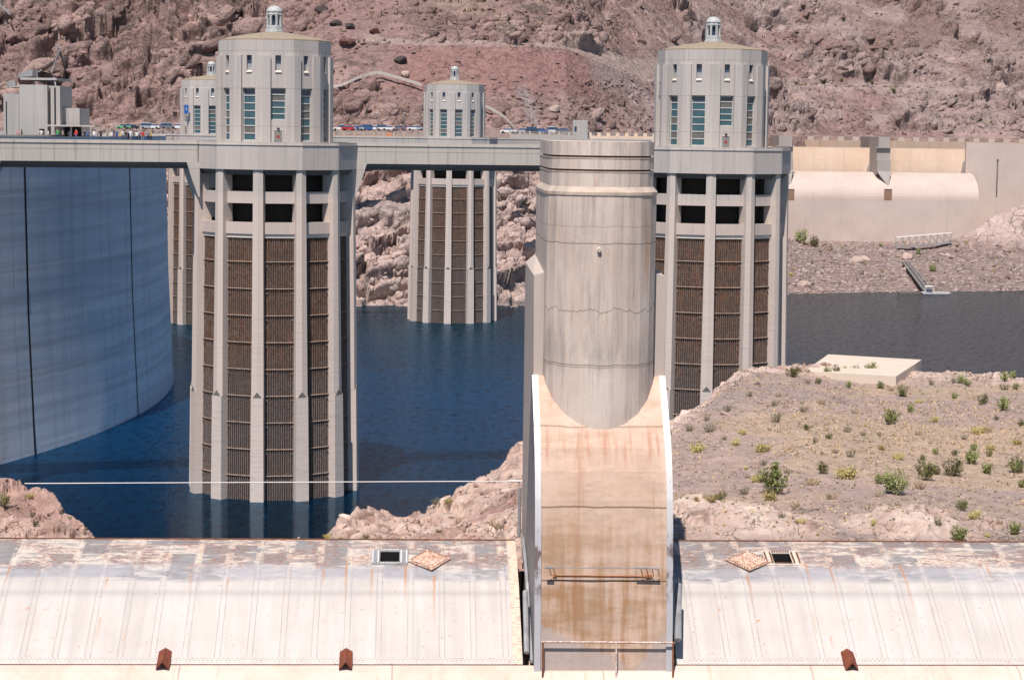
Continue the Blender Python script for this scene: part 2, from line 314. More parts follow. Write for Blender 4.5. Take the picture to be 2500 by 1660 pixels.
# ================================================================ LAKE
def water():
    m=NT('lake_water',.5,0); a=m.noise(m.pos((.75,1.5,1)),1.0,4,.6,.4); b=m.noise(m.pos((.02,.035,1)),1,3,.5); c=m.noise(m.pos((.8,.33,1)),1,4,.65); e=m.noise(m.pos((.3,.14,1)),1,3,.55)
    x_,y,_=m.sep(m.pos()); near=m.rng(y,225,320,0,1); amp=m.math('MULTIPLY',m.rng(near,0,1,.12,.8),m.rng(b,.35,.65,.7,1.15))
    h=m.math('MULTIPLY',m.math('ADD',a,m.math('MULTIPLY',m.math('ADD',m.math('MULTIPLY',c,3.2),m.math('MULTIPLY',e,1.6)),near)),amp)
    blue=m.mix(m.rng(b,.3,.7),(.0008,.011,.032),(.001,.015,.042)); col=m.mix(m.rng(y,215,320,0,1),(.001,.004,.008),blue); col=m.mix(m.rng(y,370,520,0,1),col,(.004,.013,.02)); col=m.mix(m.rng(x_,20,70,0,1),col,(.032,.032,.031))  # zones put dark, blue and hill-grey reflections into the water colour
    k=m.rng(c,.36,.64,.55,1.35); col=m.mix(1.0,col,m.mix(k,(0,0,0),(1,1,1)),'MULTIPLY')  # ripple lights and darks multiplied into the colour
    bp=m.n('Bump'); bp.inputs['Strength'].default_value=1; bp.inputs['Distance'].default_value=.17; m.put(bp.inputs['Height'],h)
    g=m.n('BsdfGlossy'); g.inputs['Roughness'].default_value=.04; g.inputs['Color'].default_value=(.72,.85,1,1); m.put(g.inputs['Normal'],bp.outputs[0]); m.put(m.b.inputs['Base Color'],col); m.put(m.b.inputs['Normal'],bp.outputs[0])
    lw=m.n('LayerWeight'); lw.inputs['Blend'].default_value=.5; m.put(lw.inputs['Normal'],bp.outputs[0])
    mx=m.n('MixShader'); m.put(mx.inputs[0],m.rng(lw.outputs['Facing'],.5,1,.05,.24)); m.put(mx.inputs[1],m.b.outputs[0]); m.put(mx.inputs[2],g.outputs[0]); g2=m.n('BsdfGlossy'); g2.inputs['Roughness'].default_value=.3; m.put(g2.inputs['Normal'],bp.outputs[0]); tint=m.mix(m.rng(y,215,320,0,1),(.008,.035,.06),(.012,.125,.24)); tint=m.mix(m.rng(y,380,520,0,1),tint,(.03,.075,.11)); tint=m.mix(m.rng(x_,20,70,0,1),tint,(.125,.12,.118)); tint=m.mix(1.0,tint,m.mix(m.math('MULTIPLY',m.rng(c,.36,.64,.45,1.5),m.rng(b,.35,.65,.75,1.2)),(0,0,0),(1,1,1)),'MULTIPLY'); m.put(g2.inputs['Color'],tint); ad=m.n('AddShader'); m.put(ad.inputs[0],mx.outputs[0]); m.put(ad.inputs[1],g2.outputs[0]); m.put(m.t.nodes['Material Output'].inputs[0],ad.outputs[0]); return m.mat  # tint repeats the painted reflection zones and ripple contrast
b=MB(); b.face([(-400,60,0),(400,60,0),(400,700,0),(-400,700,0)]); tag(b.build('lake',water()),kind='structure')
# lake bed so the ground is closed below the water
b=MB(); b.face([(-400,40,-9),(400,40,-9),(400,720,-9),(-400,720,-9)]); tag(b.build('lake_bed',plain('mud',(.12,.1,.08))),kind='structure')
# ================================================================ NEAR BANK
RIM=[(-700,1500,86),(-60,1150,90),(0,1156,91),(60,1168,91),(110,1182,91),(150,1218,90),(190,1262,89),(235,1322,88),(262,1700,88),(420,1900,90),(640,1900,90),(740,1370,88),(790,1322,92),(850,1268,98),(905,1242,103),(960,1252,105),(1040,1240,108),(1130,1203,112),(1210,1134,116),(1265,1088,118),(1450,1055,120),(1640,1027,122),(1680,1003,125),(1720,978,129),(1760,938,135),(1800,908,142),(1860,893,148),(1960,890,150),(2100,905,151),(2250,904,152),(2400,912,152),(2500,918,152),(3300,960,155)]
ra=[];ry_=[];rz_=[]
for px,py,Y in RIM:
    p=at(px,py,Y); ra.append(p.x/p.y); ry_.append(Y); rz_.append(p.z)
def nearz(a,Y,noise=True):
    yr=np.interp(a,ra,ry_); zr=np.interp(a,ra,rz_)
    if noise: yr=yr+2.2*(fbm(a*60,Y*0+2,4,5)-.5)
    zn=np.minimum(29.7,zr+3.5); t=np.clip((Y-84)/(yr-84),0,1); z=zn+(zr-zn)*t; z=np.where(Y<84,zn,z)
    leftm=1-ss(.04,.07,a)
    z=z-leftm*ss(0,1,t)*(1-ss(.6,1,t))*.8
    z=z+.22*(1-leftm)*(np.sin(Y/9.)+np.sin(a*40+Y/14.))*ss(0,.15,1-t)*ss(0,.1,t)
    o=np.maximum(Y-yr,0); return z-np.minimum(1.5*o,45)-.05*o,yr,t,leftm
PAD=[(1800,1325,3.4,1.15,88.5),(1700,1260,1.8,.9,92),(2210,1325,2.6,1.0,88),(2420,1300,1.3,.5,90),(1900,1300,1.8,.6,90)]
def outc(X,Y):
    r=np.zeros_like(X)
    for px,py,rad,h,yy in PAD:
        p=at(px,py,yy); r=np.maximum(r,h*np.exp(-((X-p.x)/rad)**2-((Y-yy)/(rad*1.1))**2))
    return r
def build_near(a0,a1,na,Y0,Y1,dy):
    a=np.linspace(a0,a1,na,dtype=np.float32); Ys=np.arange(Y0,Y1,dy,dtype=np.float32); Y,ag=np.meshgrid(Ys,a,indexing='ij'); X=ag*Y
    z,yr,t,lm=nearz(ag,Y); edge=ss(8,1.5,yr-Y) if False else 1-ss(1.5,9+7*(fbm(X/6,Y/6,3,8)-.5),yr-Y)
    om=outc(X,Y); rock=np.clip(lm*.95+edge+ss(.12,.5,om),0,1)
    wx=X+1.2*(fbm(X/3,Y/3,3,14)-.5); wy=Y+1.6*(fbm(X/3,Y/3,3,15)-.5)+z*.8
    f1,e1=facet(wx/3.8,wy/3.4,5,1.1); f2,e2=facet(wx/1.4,wy/1.2,6,1.2); f3,e3=facet(wx/.5,wy/.5,7,1.4)
    rnd=fbm(X/1.7,Y/1.7+z/2,6,33,.6)-.5
    disp=rock*(.75*f1+.34*f2+.13*f3+.75*rnd)*(.55+.45*lm)-rock*.32*(1-ss(0,.05,e1))*ss(.45,.55,vn(X/2.3,Y/2.3,71))-rock*.1*(1-ss(0,.06,e2))-rock*.55*ss(.66,.74,fbm(X/1.8,Y/2.2,3,72))
    peb,pe=facet(X/.34,Y/.5,9,.2); bump=(1-rock)*(.06*(fbm(X/.8,Y/1.0,4,41)-.5)*2+np.where(_h(np.floor(X/.34),np.floor(Y/.5),44)>.8,.05,0)*(peb+.5)+.12*(fbm(X/7,Y/8,3,42)-.5))
    st=ss(.93,.97,vn(X/.55,Y/.6,55))*.16*(1-rock)
    P=np.stack([X+.2*disp,Y-.5*disp,z+om+disp*.85+bump+st],-1)
    n1=fbm(X/4,Y/5,4,61); n2=fbm(X/1.2,Y/1.6,4,62); n3=vn(X/.3,Y/.4,63)
    col=np.zeros(P.shape,np.float32)+np.array((.38,.28,.245),np.float32)
    col=cmix(col,(.31,.24,.23),ss(.45,.6,n1)*.8); col=cmix(col,(.46,.34,.28),ss(.5,.62,n2)*.6)
    straw=ss(.5,.62,fbm(X/9,Y/5,3,64)+.25*np.exp(-((X-21)/8)**2-((Y-117)/12)**2)); col=cmix(col,(.5,.37,.24),straw*.6*(1-lm)*ss(92,100,Y))
    rc=np.zeros(P.shape,np.float32)+np.array((.58,.42,.35),np.float32); rc=cmix(rc,(.66,.52,.45),(1-lm)*.8); rc=cmix(rc,(.42,.26,.22),ss(.5,.65,n1)*lm*.9+ss(.55,.65,n1)*(1-lm)*.3); rc=cmix(rc,(.25,.14,.11),ss(.58,.7,n2)*.7); rc=cmix(rc,(.72,.6,.52),ss(.42,.3,n2)*.5)
    low=ss(-20,-14,X)*lm*(1-ss(95,104,Y+.0*X))*ss(-2,1,X+2)*0
    col=cmix(col,(0,0,0),rock)+rc*rock[...,None]
    rim=ss(.06,.0,0*n1+ss(.4,.8,n3)*0+.05); col*=(.86+.28*n3)[...,None]
    return P,col
M['bankrock']=terrmat('bank_rock',1.8,.22,.9,.13,1.3,.55)
P,col=build_near(-.125,.36,820,79.5,175,.16); NP_=P; PC=col; grid('plateau',P,col,M['bankrock'],'gravel plateau with pale rocky rim behind the spillway gates')
P,col=build_near(-.36,-.17,380,79.5,112,.13); NP2_=P; P3C=col; grid('rocky_bank',P,col,M['bankrock'],'pink rock outcrop above the water at the lower left')
def near_at(px,py):
    Y=84.
    while Y<160:
        p=at(px,py,Y); z=float(nearz(np.array([p.x/Y]),np.array([Y]))[0][0]+outc(np.array([p.x]),np.array([Y]))[0])
        if p.z<z: return Vector((p.x,Y,z))
        Y+=.15
    return at(px,py,150)
# ================================================================ DAM
DC=(-268.0,345.0); DR=206.6
def arc(R,th): return (DC[0]+R*math.cos(th),DC[1]+R*math.sin(th))
def dammat():
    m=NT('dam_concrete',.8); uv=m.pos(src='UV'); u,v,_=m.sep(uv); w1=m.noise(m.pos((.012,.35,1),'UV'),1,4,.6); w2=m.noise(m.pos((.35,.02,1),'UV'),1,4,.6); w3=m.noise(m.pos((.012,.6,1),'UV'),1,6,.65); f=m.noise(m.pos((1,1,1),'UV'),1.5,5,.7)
    col=m.mix(m.rng(w1,.35,.65),(.48,.54,.64),(.66,.7,.75)); col=m.mix(m.math('MULTIPLY',m.rng(w3,.46,.66),.5),col,(.3,.31,.36)); col=m.mix(m.math('MULTIPLY',m.rng(w2,.5,.7),.35),col,(.3,.28,.28)); col=m.mix(m.rng(f,.3,.7),col,m.mix(.12,col,(.1,.1,.1)))  # blue of the skylit shade is mixed into the concrete colour
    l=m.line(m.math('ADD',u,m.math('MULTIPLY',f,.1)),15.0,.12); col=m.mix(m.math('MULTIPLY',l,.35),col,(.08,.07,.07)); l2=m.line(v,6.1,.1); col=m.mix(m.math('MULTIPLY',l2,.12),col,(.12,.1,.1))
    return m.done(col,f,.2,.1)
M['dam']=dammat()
dam=thing('dam','huge curved concrete dam face in blue shade rising from the lake','dam',(*arc(DR,0),0))
iv=Matrix.Translation((-arc(DR,0)[0],-arc(DR,0)[1],0))
b=MB(); N=160; th=[math.radians(-48+ 97*i/N) for i in range(N+1)]; prof=[(DR+2.5,-8),(DR+1.2,0),(DR+.35,20),(DR,40),(DR,45.0)]; b.uv=[]
for t in th:
    for R,z in prof: b.v.append((*arc(R,t),z)); b.uv.append((t*DR,z))
K=len(prof)
for i in range(N):
    for k in range(K-1): b.f.append((i*K+k,(i+1)*K+k,(i+1)*K+k+1,i*K+k+1)); b.m.append(0)
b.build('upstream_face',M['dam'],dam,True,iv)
b=MB()
def arcstrip(b,R0,R1,z0,z1,m=0,t0=0,t1=N):
    for i in range(t0,t1):
        a,c=th[i],th[i+1]; p=[arc(R0,a),arc(R0,c),arc(R1,c),arc(R1,a)]
        b.face([(*p[0],z0),(*p[1],z0),(*p[1],z1),(*p[0],z1)],m); b.face([(*p[2],z0),(*p[3],z0),(*p[3],z1),(*p[2],z1)],m); b.face([(*p[1],z1),(*p[2],z1),(*p[3],z1),(*p[0],z1)],m)
arcstrip(b,DR-13,DR-.5,40,44.2); b.build('crest_road',M['bridge'],dam,xf=iv)
b=MB(); arcstrip(b,DR-.45,DR-.003,44.2,45.1); b.build('parapet',M['bridge'],dam,xf=iv)
b=MB(); arcstrip(b,DR-13.4,DR-13.003,40,45.2); b.build('parapet',M['bridge'],dam,xf=iv)
# dark drainage seams on the face
def seam(px0,py0,px1,w):
    # angle where the sight line to (px0,py0) meets the face
    best=None
    for i in range(4000):
        t=math.radians(-45+70*i/4000); p=arc(DR,t); q=at(px0,py0,p[1])
        e=abs(q.x-p[0])
        if best is None or e<best[0]: best=(e,t)
    return best[1]
M['seam']=plain('seam_dark',(.025,.022,.022),.9)
for px,w in ((60,.5),(316,.42)):
    b=MB()
    t=seam(px,420,px,w)
    for z0,z1,R0,R1 in ((-3,0,DR+1.75,DR+1.24),(0,20,DR+1.24,DR+.39),(20,42.2,DR+.39,DR+.04)):
        dt=w/DR/2; b.face([(*arc(R0,t-dt),z0),(*arc(R0,t+dt),z0),(*arc(R1,t+dt),z1),(*arc(R1,t-dt),z1)])
    b.build('drain_seam',M['seam'],dam,xf=iv)

# ================================================================ INTAKE TOWERS
PH0=10.5
def pol(ph,R): a=math.radians(ph); return (R*math.sin(a),-R*math.cos(a))
CN=[PH0-15+30*k for k in range(12)]
def gon(R): return [pol(a,R) for a in CN]
CACHE={}
def cached(key,fn,mats,smooth=False):
    if key not in CACHE: CACHE[key]=fn().mesh(key,mats,smooth)
    return CACHE[key]
def facet_frame(k,R):                                       # left corner, right corner, outward normal (seen from outside)
    p=Vector(pol(CN[k],R)); q=Vector(pol(CN[(k+1)%12],R)); d=(q-p).normalized(); n=Vector((d.y,-d.x)); return p,q,d,n
RH=7.34; LF=2*RH*math.sin(math.radians(15))
def panelled(b,k,z0,z1,holes):
    p,q,d,n=facet_frame(k,RH); L=(q-p).length; xs=sorted({0,L,*[h[0] for h in holes],*[h[1] for h in holes]}); zs=sorted({z0,z1,*[h[2] for h in holes],*[h[3] for h in holes]})
    P=lambda s,z,dep=0:(p.x+d.x*s-n.x*dep,p.y+d.y*s-n.y*dep,z)
    for i in range(len(xs)-1):
        for j in range(len(zs)-1):
            cx=(xs[i]+xs[i+1])/2; cz=(zs[j]+zs[j+1])/2
            if any(h[0]<cx<h[1] and h[2]<cz<h[3] for h in holes): continue
            b.face([P(xs[i],zs[j]),P(xs[i+1],zs[j]),P(xs[i+1],zs[j+1]),P(xs[i],zs[j+1])])
    for s0,s1,a,c,dep in holes:
        b.face([P(s0,a),P(s0,c),P(s0,c,dep),P(s0,a,dep)]); b.face([P(s1,c),P(s1,a),P(s1,a,dep),P(s1,c,dep)])
        b.face([P(s0,c),P(s1,c),P(s1,c,dep),P(s0,c,dep)]); b.face([P(s1,a),P(s0,a),P(s0,a,dep),P(s1,a,dep)])
        b.face([P(s0,a,dep+.12),P(s1,a,dep+.12),P(s1,c,dep+.12),P(s0,c,dep+.12)],1)
TW=1.86; TZ0,TZ1=45.15,51.75; SZ0,SZ1=53.75,55.8; SWD=.72
def house_mesh(doork):
    b=MB(); m=LF/2
    for k in range(12):
        tz0=47.75 if k==doork else TZ0
        panelled(b,k,44,57.7,[(m-TW/2,m+TW/2,tz0,TZ1,.38),(m-SWD/2,m+SWD/2,SZ0,SZ1,.4)])
    b.face([(*p,57.7) for p in gon(RH)])
    for a in CN:                                           # pilasters wrapping the corners
        c=Vector(pol(a,RH+.02)); o=Vector(pol(a,RH+.38)); 
        l=Vector(pol(a-30,RH)); r=Vector(pol(a+30,RH)); dl=(l-c).normalized(); dr=(r-c).normalized(); nl=Vector(pol(a-15,1)); nr=Vector(pol(a+15,1))
        w_=LF/2-TW/2-.04; pl=[tuple(c-o*.12),tuple(c+dl*w_-nl*.1),tuple(c+dl*w_+nl*.3),tuple(o-Vector(pol(a,.06))),tuple(c+dr*w_+nr*.3),tuple(c+dr*w_-nr*.1)]
        b.prism(pl,44,55.8,0); 
    return b
def tall_window(k,short):
    b=MB(); p,q,d,n=facet_frame(k,RH); m=LF/2; P=lambda s,z,dep:(p.x+d.x*s-n.x*dep,p.y+d.y*s-n.y*dep,z)
    z0=47.75 if short else TZ0; rows=5 if short else 7; H=(TZ1-z0); r_=random.Random(k*3+1)
    s0,s1=m-TW/2+.002,m+TW/2-.002
    for i in range(rows):
        a=z0+H*i/rows+.07; c=z0+H*(i+1)/rows-.07; mt=r_.choice([1,1,2,2,1]) if i<rows-1 else 3  # top row darker, paints the recess shadow over the panes
        b.face([P(s0+.07,a,.4),P(s1-.07,a,.4),P(s1-.07,c,.4),P(s0+.07,c,.4)],mt)
    for i in range(rows+1):
        zz=min(max(z0+H*i/rows,z0+.075),TZ1-.075); pts=[]
        b.hexa([P(s0,zz-.065,.33),P(s1,zz-.065,.33),P(s1,zz-.065,.42),P(s0,zz-.065,.42)],[P(s0,zz+.065,.33),P(s1,zz+.065,.33),P(s1,zz+.065,.42),P(s0,zz+.065,.42)],0)
    for s in (s0,s1-.07): b.hexa([P(s,z0,.34),P(s+.07,z0,.34),P(s+.07,z0,.42),P(s,z0,.42)],[P(s,TZ1,.34),P(s+.07,TZ1,.34),P(s+.07,TZ1,.42),P(s,TZ1,.42)],0)
    return b
def small_window(k):
    b=MB(); p,q,d,n=facet_frame(k,RH); m=LF/2; P=lambda s,z,dep:(p.x+d.x*s-n.x*dep,p.y+d.y*s-n.y*dep,z); h=SWD/2-.002; zm=SZ0+1.0
    b.face([P(m-h,SZ0,.36),P(m+h,SZ0,.36),P(m+h,zm,.36),P(m-h,zm,.36)],1); b.face([P(m-h,zm,.36),P(m+h,zm,.36),P(m+h,SZ1,.36),P(m-h,SZ1,.36)],0)
    b.hexa([P(m-h-.03,SZ0-.08,-.12),P(m+h+.03,SZ0-.08,-.12),P(m+h,SZ0-.06,.3),P(m-h,SZ0-.06,.3)],[P(m-h-.03,SZ0+.0,-.12),P(m+h+.03,SZ0+.0,-.12),P(m+h,SZ0+.2,.3),P(m-h,SZ0+.2,.3)],2)
    return b
def door_mesh(k):
    b=MB(); p,q,d,n=facet_frame(k,RH); m=LF/2; P=lambda s,z,dep:(p.x+d.x*s-n.x*dep,p.y+d.y*s-n.y*dep,z)
    def slab(s0,s1,z0,z1,e0,e1,mt): b.hexa([P(s0,z0,e0),P(s1,z0,e0),P(s1,z0,e1),P(s0,z0,e1)],[P(s0,z1,e0),P(s1,z1,e0),P(s1,z1,e1),P(s0,z1,e1)],mt)
    slab(m-.5,m+.5,44.3,46.45,-.05,.1,0); slab(m-.6,m-.503,44.3,46.55,-.09,.1,2); slab(m+.503,m+.6,44.3,46.55,-.09,.1,2); slab(m-.5,m+.5,46.453,46.55,-.09,.1,2)
    slab(m-.16,m+.16,45.55,45.85,-.08,-.053,1); slab(m-.15,m+.15,46.65,46.8,-.25,.1,3)
    return b
def fin_mesh():
    b=MB()
    def sec(z):
        t=(z+5)/46.6; ro=11.15-.6*t; wd=(1.78-.54*t)/2; return ro,wd
    def loop(z,ridge):
        ro,wd=sec(z)
        return [(-wd,-ro+ (.22 if ridge else 0),z),(0,-ro-(.0 if ridge else 0.0)- (0 if ridge else 0),z),(wd,-ro+(.22 if ridge else 0),z),(wd*.85,-8.55,z),(-wd*.85,-8.55,z)]
    b.hexa([(x,y-(.0),z) for x,y,z in loop(-6,False)],loop(13.2,False)); b.hexa(loop(13.2,True),loop(41.6,True))
    ro,wd=sec(13.2); h=.66                                 # dark wedge where the section changes, standing in for a niche's shade
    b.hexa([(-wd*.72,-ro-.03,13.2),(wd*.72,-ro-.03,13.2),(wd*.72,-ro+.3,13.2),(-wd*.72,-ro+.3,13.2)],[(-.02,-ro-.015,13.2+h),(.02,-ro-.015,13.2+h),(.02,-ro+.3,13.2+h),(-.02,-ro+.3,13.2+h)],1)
    return b
def rack_mesh():
    b=MB(); R0=9.55; L=2*R0*math.sin(math.radians(15)); hw=L/2; y=-R0*math.cos(math.radians(15)); zt=33.6
    yb=lambda z: y-.55*(33.6-z)/38
    b.face([(-hw,yb(-6),-6),(hw,yb(-6),-6),(hw,yb(zt),zt),(-hw,yb(zt),zt)],0)
    n=17
    for i in range(n):
        x=-hw+.2+(L-.4)*i/(n-1); r=.034
        b.hexa([(x-r,yb(-6)-.14,-6),(x+r,yb(-6)-.14,-6),(x+r,yb(-6)-.03,-6),(x-r,yb(-6)-.03,-6)],[(x-r,yb(zt)-.14,zt),(x+r,yb(zt)-.14,zt),(x+r,yb(zt)-.03,zt),(x-r,yb(zt)-.03,zt)],1)
    z=zt-.05; k=0; rr=random.Random(5)
    while z>-5:
        if k%3: z-=1.125; k+=1; continue
        h=.09 if k%3==0 else .03; e=.24 if k%3==0 else .16
        b.hexa([(-hw+.02,yb(z)-e,z-h),(hw-.02,yb(z)-e,z-h),(hw-.02,yb(z)+.02,z-h),(-hw+.02,yb(z)+.02,z-h)],[(-hw+.02,yb(z)-e+.05,z),(hw-.02,yb(z)-e+.05,z),(hw-.02,yb(z)+.02,z),(-hw+.02,yb(z)+.02,z)],2 if k%3==0 else 1)
        if k%3==0 and k>0:
            for sx in (-.32,.32): b.box(sx*L-.06,sx*L+.06,yb(z)-.3,yb(z)-.14,z-.62,z-.5,2)
        z-=1.125; k+=1
    b.box(-hw,hw,yb(zt)-.25,yb(zt)-.003,zt+.003-.5,zt-.01,3)
    return b
def lantern_parts(root):
    def base():
        b=MB(); a0=math.pi/8; b.lathe([(1.25,58.9),(1.25,59.15),(1.12,59.22),(1.12,59.75),(1.0,59.8)],8,m=0,a0=a0); return b
    def cage():
        b=MB(); a0=math.pi/8
        for q in range(8):
            t=a0+q*math.pi/4; x,y=.93*math.cos(t),.93*math.sin(t); u=Vector((math.cos(t),math.sin(t))); v=Vector((-u.y,u.x)); c=Vector((x,y))
            pl=[c-u*.12-v*.12,c+u*.1-v*.12,c+u*.1+v*.12,c-u*.12+v*.12]; b.prism([tuple(p) for p in pl],59.8,61.15)
            t2=t+math.pi/8; u=Vector((math.cos(t2),math.sin(t2))); v=Vector((-u.y,u.x)); c=u*.86
            for sg in (-1,1):                               # arch haunches
                A=c+v*sg*.33; B=c+v*sg*.08; pts=lambda z:[]
                b.hexa([(*(A-u*.08),60.75),(*(A+u*.08),60.75),(*(A+u*.08+v*sg*.02),60.75),(*(A-u*.08+v*sg*.02),60.75)],[(*(B-u*.08),61.15),(*(B+u*.08),61.15),(*(A+u*.08+v*sg*.02),61.15),(*(A-u*.08+v*sg*.02),61.15)])
        b.lathe([(1.08,61.15),(1.08,61.3),(.98,61.36),(.98,61.55)],8,a0=a0); return b
    def dome():
        b=MB(); b.lathe([(1.02,61.55),(1.0,61.68),(.9,61.9),(.72,62.1),(.48,62.24),(.2,62.31),(.02,62.33)],20); return b
    def core():
        b=MB(); b.lathe([(.6,59.8),(.6,61.1)],8); return b
    l=link('lantern',cached('lantern_base',base,M['lantern']),root)
    link('cage',cached('lantern_cage',cage,M['lantern']),l); link('dome',cached('lantern_dome',dome,M['lantern'],True),l); link('lamp_core',cached('lantern_core',core,M['blueglass']),l)
def simple(fn): return fn
def ring_mesh():
    b=MB(); b.ring(gon(10.75),gon(10.35),41.6,44.62); b.ring(gon(10.85),gon(10.3),44.62,44.72); b.ring(gon(10.72),gon(10.33),44.72,45.02); b.face([(*p,44.0) for p in gon(10.4)]); b.face([(*p,41.7) for p in reversed(gon(10.4))]); return b
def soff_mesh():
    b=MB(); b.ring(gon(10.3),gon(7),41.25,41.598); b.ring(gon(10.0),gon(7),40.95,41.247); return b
def beam_mesh(R,z0,z1): 
    b=MB(); b.ring(gon(R),gon(R-.6),z0,z1); return b
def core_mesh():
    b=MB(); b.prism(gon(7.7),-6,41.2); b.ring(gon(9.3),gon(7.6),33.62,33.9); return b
def roof_mesh():
    b=MB(); g=gon(7.22); b.prism(g,57.703,57.86,0); b.prism(gon(7.1),57.862,58.2,0,gon(5.9)); b.prism(gon(5.9),58.202,58.62,0,gon(3.6)); b.prism(gon(3.6),58.622,58.95,0,gon(1.35)); return b
TG='concrete intake towers standing in the lake'
def tower(X,Y,label,doork=0):
    t=thing('intake_tower',label,'tower',(X,Y,0),0,TG)
    link('core',cached('tower_core',core_mesh,M['coredark']),t)
    for k,a in enumerate(CN):
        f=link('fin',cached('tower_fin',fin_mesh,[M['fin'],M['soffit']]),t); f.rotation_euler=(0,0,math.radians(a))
        r=link('trash_rack',cached('trash_rack',rack_mesh,[M['rack'],M['bars'],M['rackledge'],M['sill']]),t); r.rotation_euler=(0,0,math.radians(a+15))
    link('ring_beam',cached('beam_low',lambda:beam_mesh(10.0,33.6,35.05),M['sill2']),t); link('ring_beam',cached('beam_high',lambda:beam_mesh(9.7,37.4,38.85),M['tower']),t)
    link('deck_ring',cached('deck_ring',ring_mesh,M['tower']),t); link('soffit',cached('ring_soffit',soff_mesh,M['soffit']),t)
    h=link('house',cached('house%d'%doork,lambda:house_mesh(doork),[M['house'],M['dark']]),t)
    for k in range(12):
        link('tall_window',cached('tall_window%d_%d'%(k,k==doork),lambda:tall_window(k,k==doork),[M['frame'],M['teal'],M['greyglass'],M['blueglass']]),h)
        link('small_window',cached('small_window%d'%k,lambda:small_window(k),[M['blueglass'],M['palepanel'],M['sill']]),h)
    link('door',cached('door%d'%doork,lambda:door_mesh(doork),[M['door'],M['red'],M['frame'],M['black']]),h)
    link('roof',cached('roof',roof_mesh,M['roof']),t); lantern_parts(t)
    return t
M['sill2']=concrete('beam_concrete',(.55,.46,.41),(.6,.5,.45),.2)
N1=(-30.95,265.0); N2=(26.4,277.0); N3=(-14.9,506.0); N4=(-72.6,493.0)
tower(*N1,'large intake tower in the left foreground beside the dam face',0)
tower(*N2,'large intake tower behind the spillway pier at right',0)
tower(*N3,'small distant intake tower in the middle near the far cliff',3)
tower(*N4,'distant intake tower half hidden behind the left foreground tower',10)
M['blue']=plain('blue_banner',(.02,.13,.45),.6)
b=MB(); p,q,d,n=facet_frame(10,RH)
pt=at(455,262,493-7.3); b.box(pt.x-.5,pt.x+.5,pt.y-.12,pt.y,pt.z-1.5,pt.z+.5); b.box(pt.x-.12,pt.x+.15,pt.y-.14,pt.y-.121,pt.z-.8,pt.z-.1,1)
tag(b.build('banner',[M['blue'],M['palepanel']]),'blue banner on the wall of the distant left intake tower','banner')
# ---------------------------------------------------------------- service bridges
def bridge(P0,P1,label,r0=10.2,r1=10.2,wd=6.0,zt=0,corbels=(1,1)):
    A=Vector(P0);B=Vector(P1);d=(B-A).normalized(); L=(B-A).length; ang=math.atan2(d.y,d.x)
    t=thing('service_bridge',label,'bridge',(A.x,A.y,zt),ang,'concrete service bridges between the towers'); x0,x1=r0,L-r1
    h=wd/2; b=MB(); b.box(x0,x1,-h,h,42.35,43.9); b.build('girder',M['bridge'],t)
    for sg in (-1,1):
        b=MB(); y0,y1=sorted((sg*h,sg*(h-.4))); b.box(x0,x1,y0-.02,y1+.02,43.903,44.62); b.box(x0,x1,y0-.12,y1+.12,44.622,44.72); b.box(x0,x1,y0,y1,44.723,45.0); b.build('parapet',M['bridge'],t)
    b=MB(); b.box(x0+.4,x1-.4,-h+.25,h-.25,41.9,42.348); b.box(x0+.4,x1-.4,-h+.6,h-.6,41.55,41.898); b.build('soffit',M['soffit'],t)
    for sg,xx in ((1,x0),(-1,x1)):
        if not corbels[0 if sg==1 else 1]: continue
        b=MB(); b.v=[]; lo=[(xx-.25*sg,-h-.05,38),(xx-.05*sg,-h-.05,38),(xx-.05*sg,h,38),(xx-.25*sg,h,38)]; mid=[(xx-.25*sg,-h-.05,40.2),(xx+.75*sg,-h-.05,40.2),(xx+.75*sg,h,40.2),(xx-.25*sg,h,40.2)]; hi=[(xx-.25*sg,-h-.05,42.345),(xx+1.4*sg,-h-.05,42.345),(xx+1.4*sg,h,42.345),(xx-.25*sg,h,42.345)]
        if sg<0: lo,mid,hi=lo[::-1],mid[::-1],hi[::-1]
        b.hexa(lo,mid); b.hexa(mid,hi); b.build('corbel',M['tower'],t)
    return t
bridge(N1,N2,'long service bridge between the two near towers')
bridge((-78,251.5),N1,'service bridge from the near left tower past the dam face',0,10.2,corbels=(0,1))
bridge(N4,N3,'far service bridge between the two distant towers')
bridge(N3,(34,534),'far service bridge running from the middle distant tower to the shore',10.2,0,corbels=(1,0))
bridge((-108,478),N4,'far service bridge joining the dam to the distant left tower',0,10.2,corbels=(0,1))
t=thing('bridge_pier','concrete bridge support flaring under the left end of the near bridge','pier',(at(-66,410,253).x,253,0))
b=MB(); b.hexa([(-1.6,-1.2,37),(.3,-1.2,37),(.3,2.5,37),(-1.6,2.5,37)],[(-1.6,-1.2,42.3),(3.6,-1.2,42.3),(3.6,2.5,42.3),(-1.6,2.5,42.3)]); b.box(-1.6,.28,-1.1,2.4,-5,36.99); b.build('column',M['tower'],t)
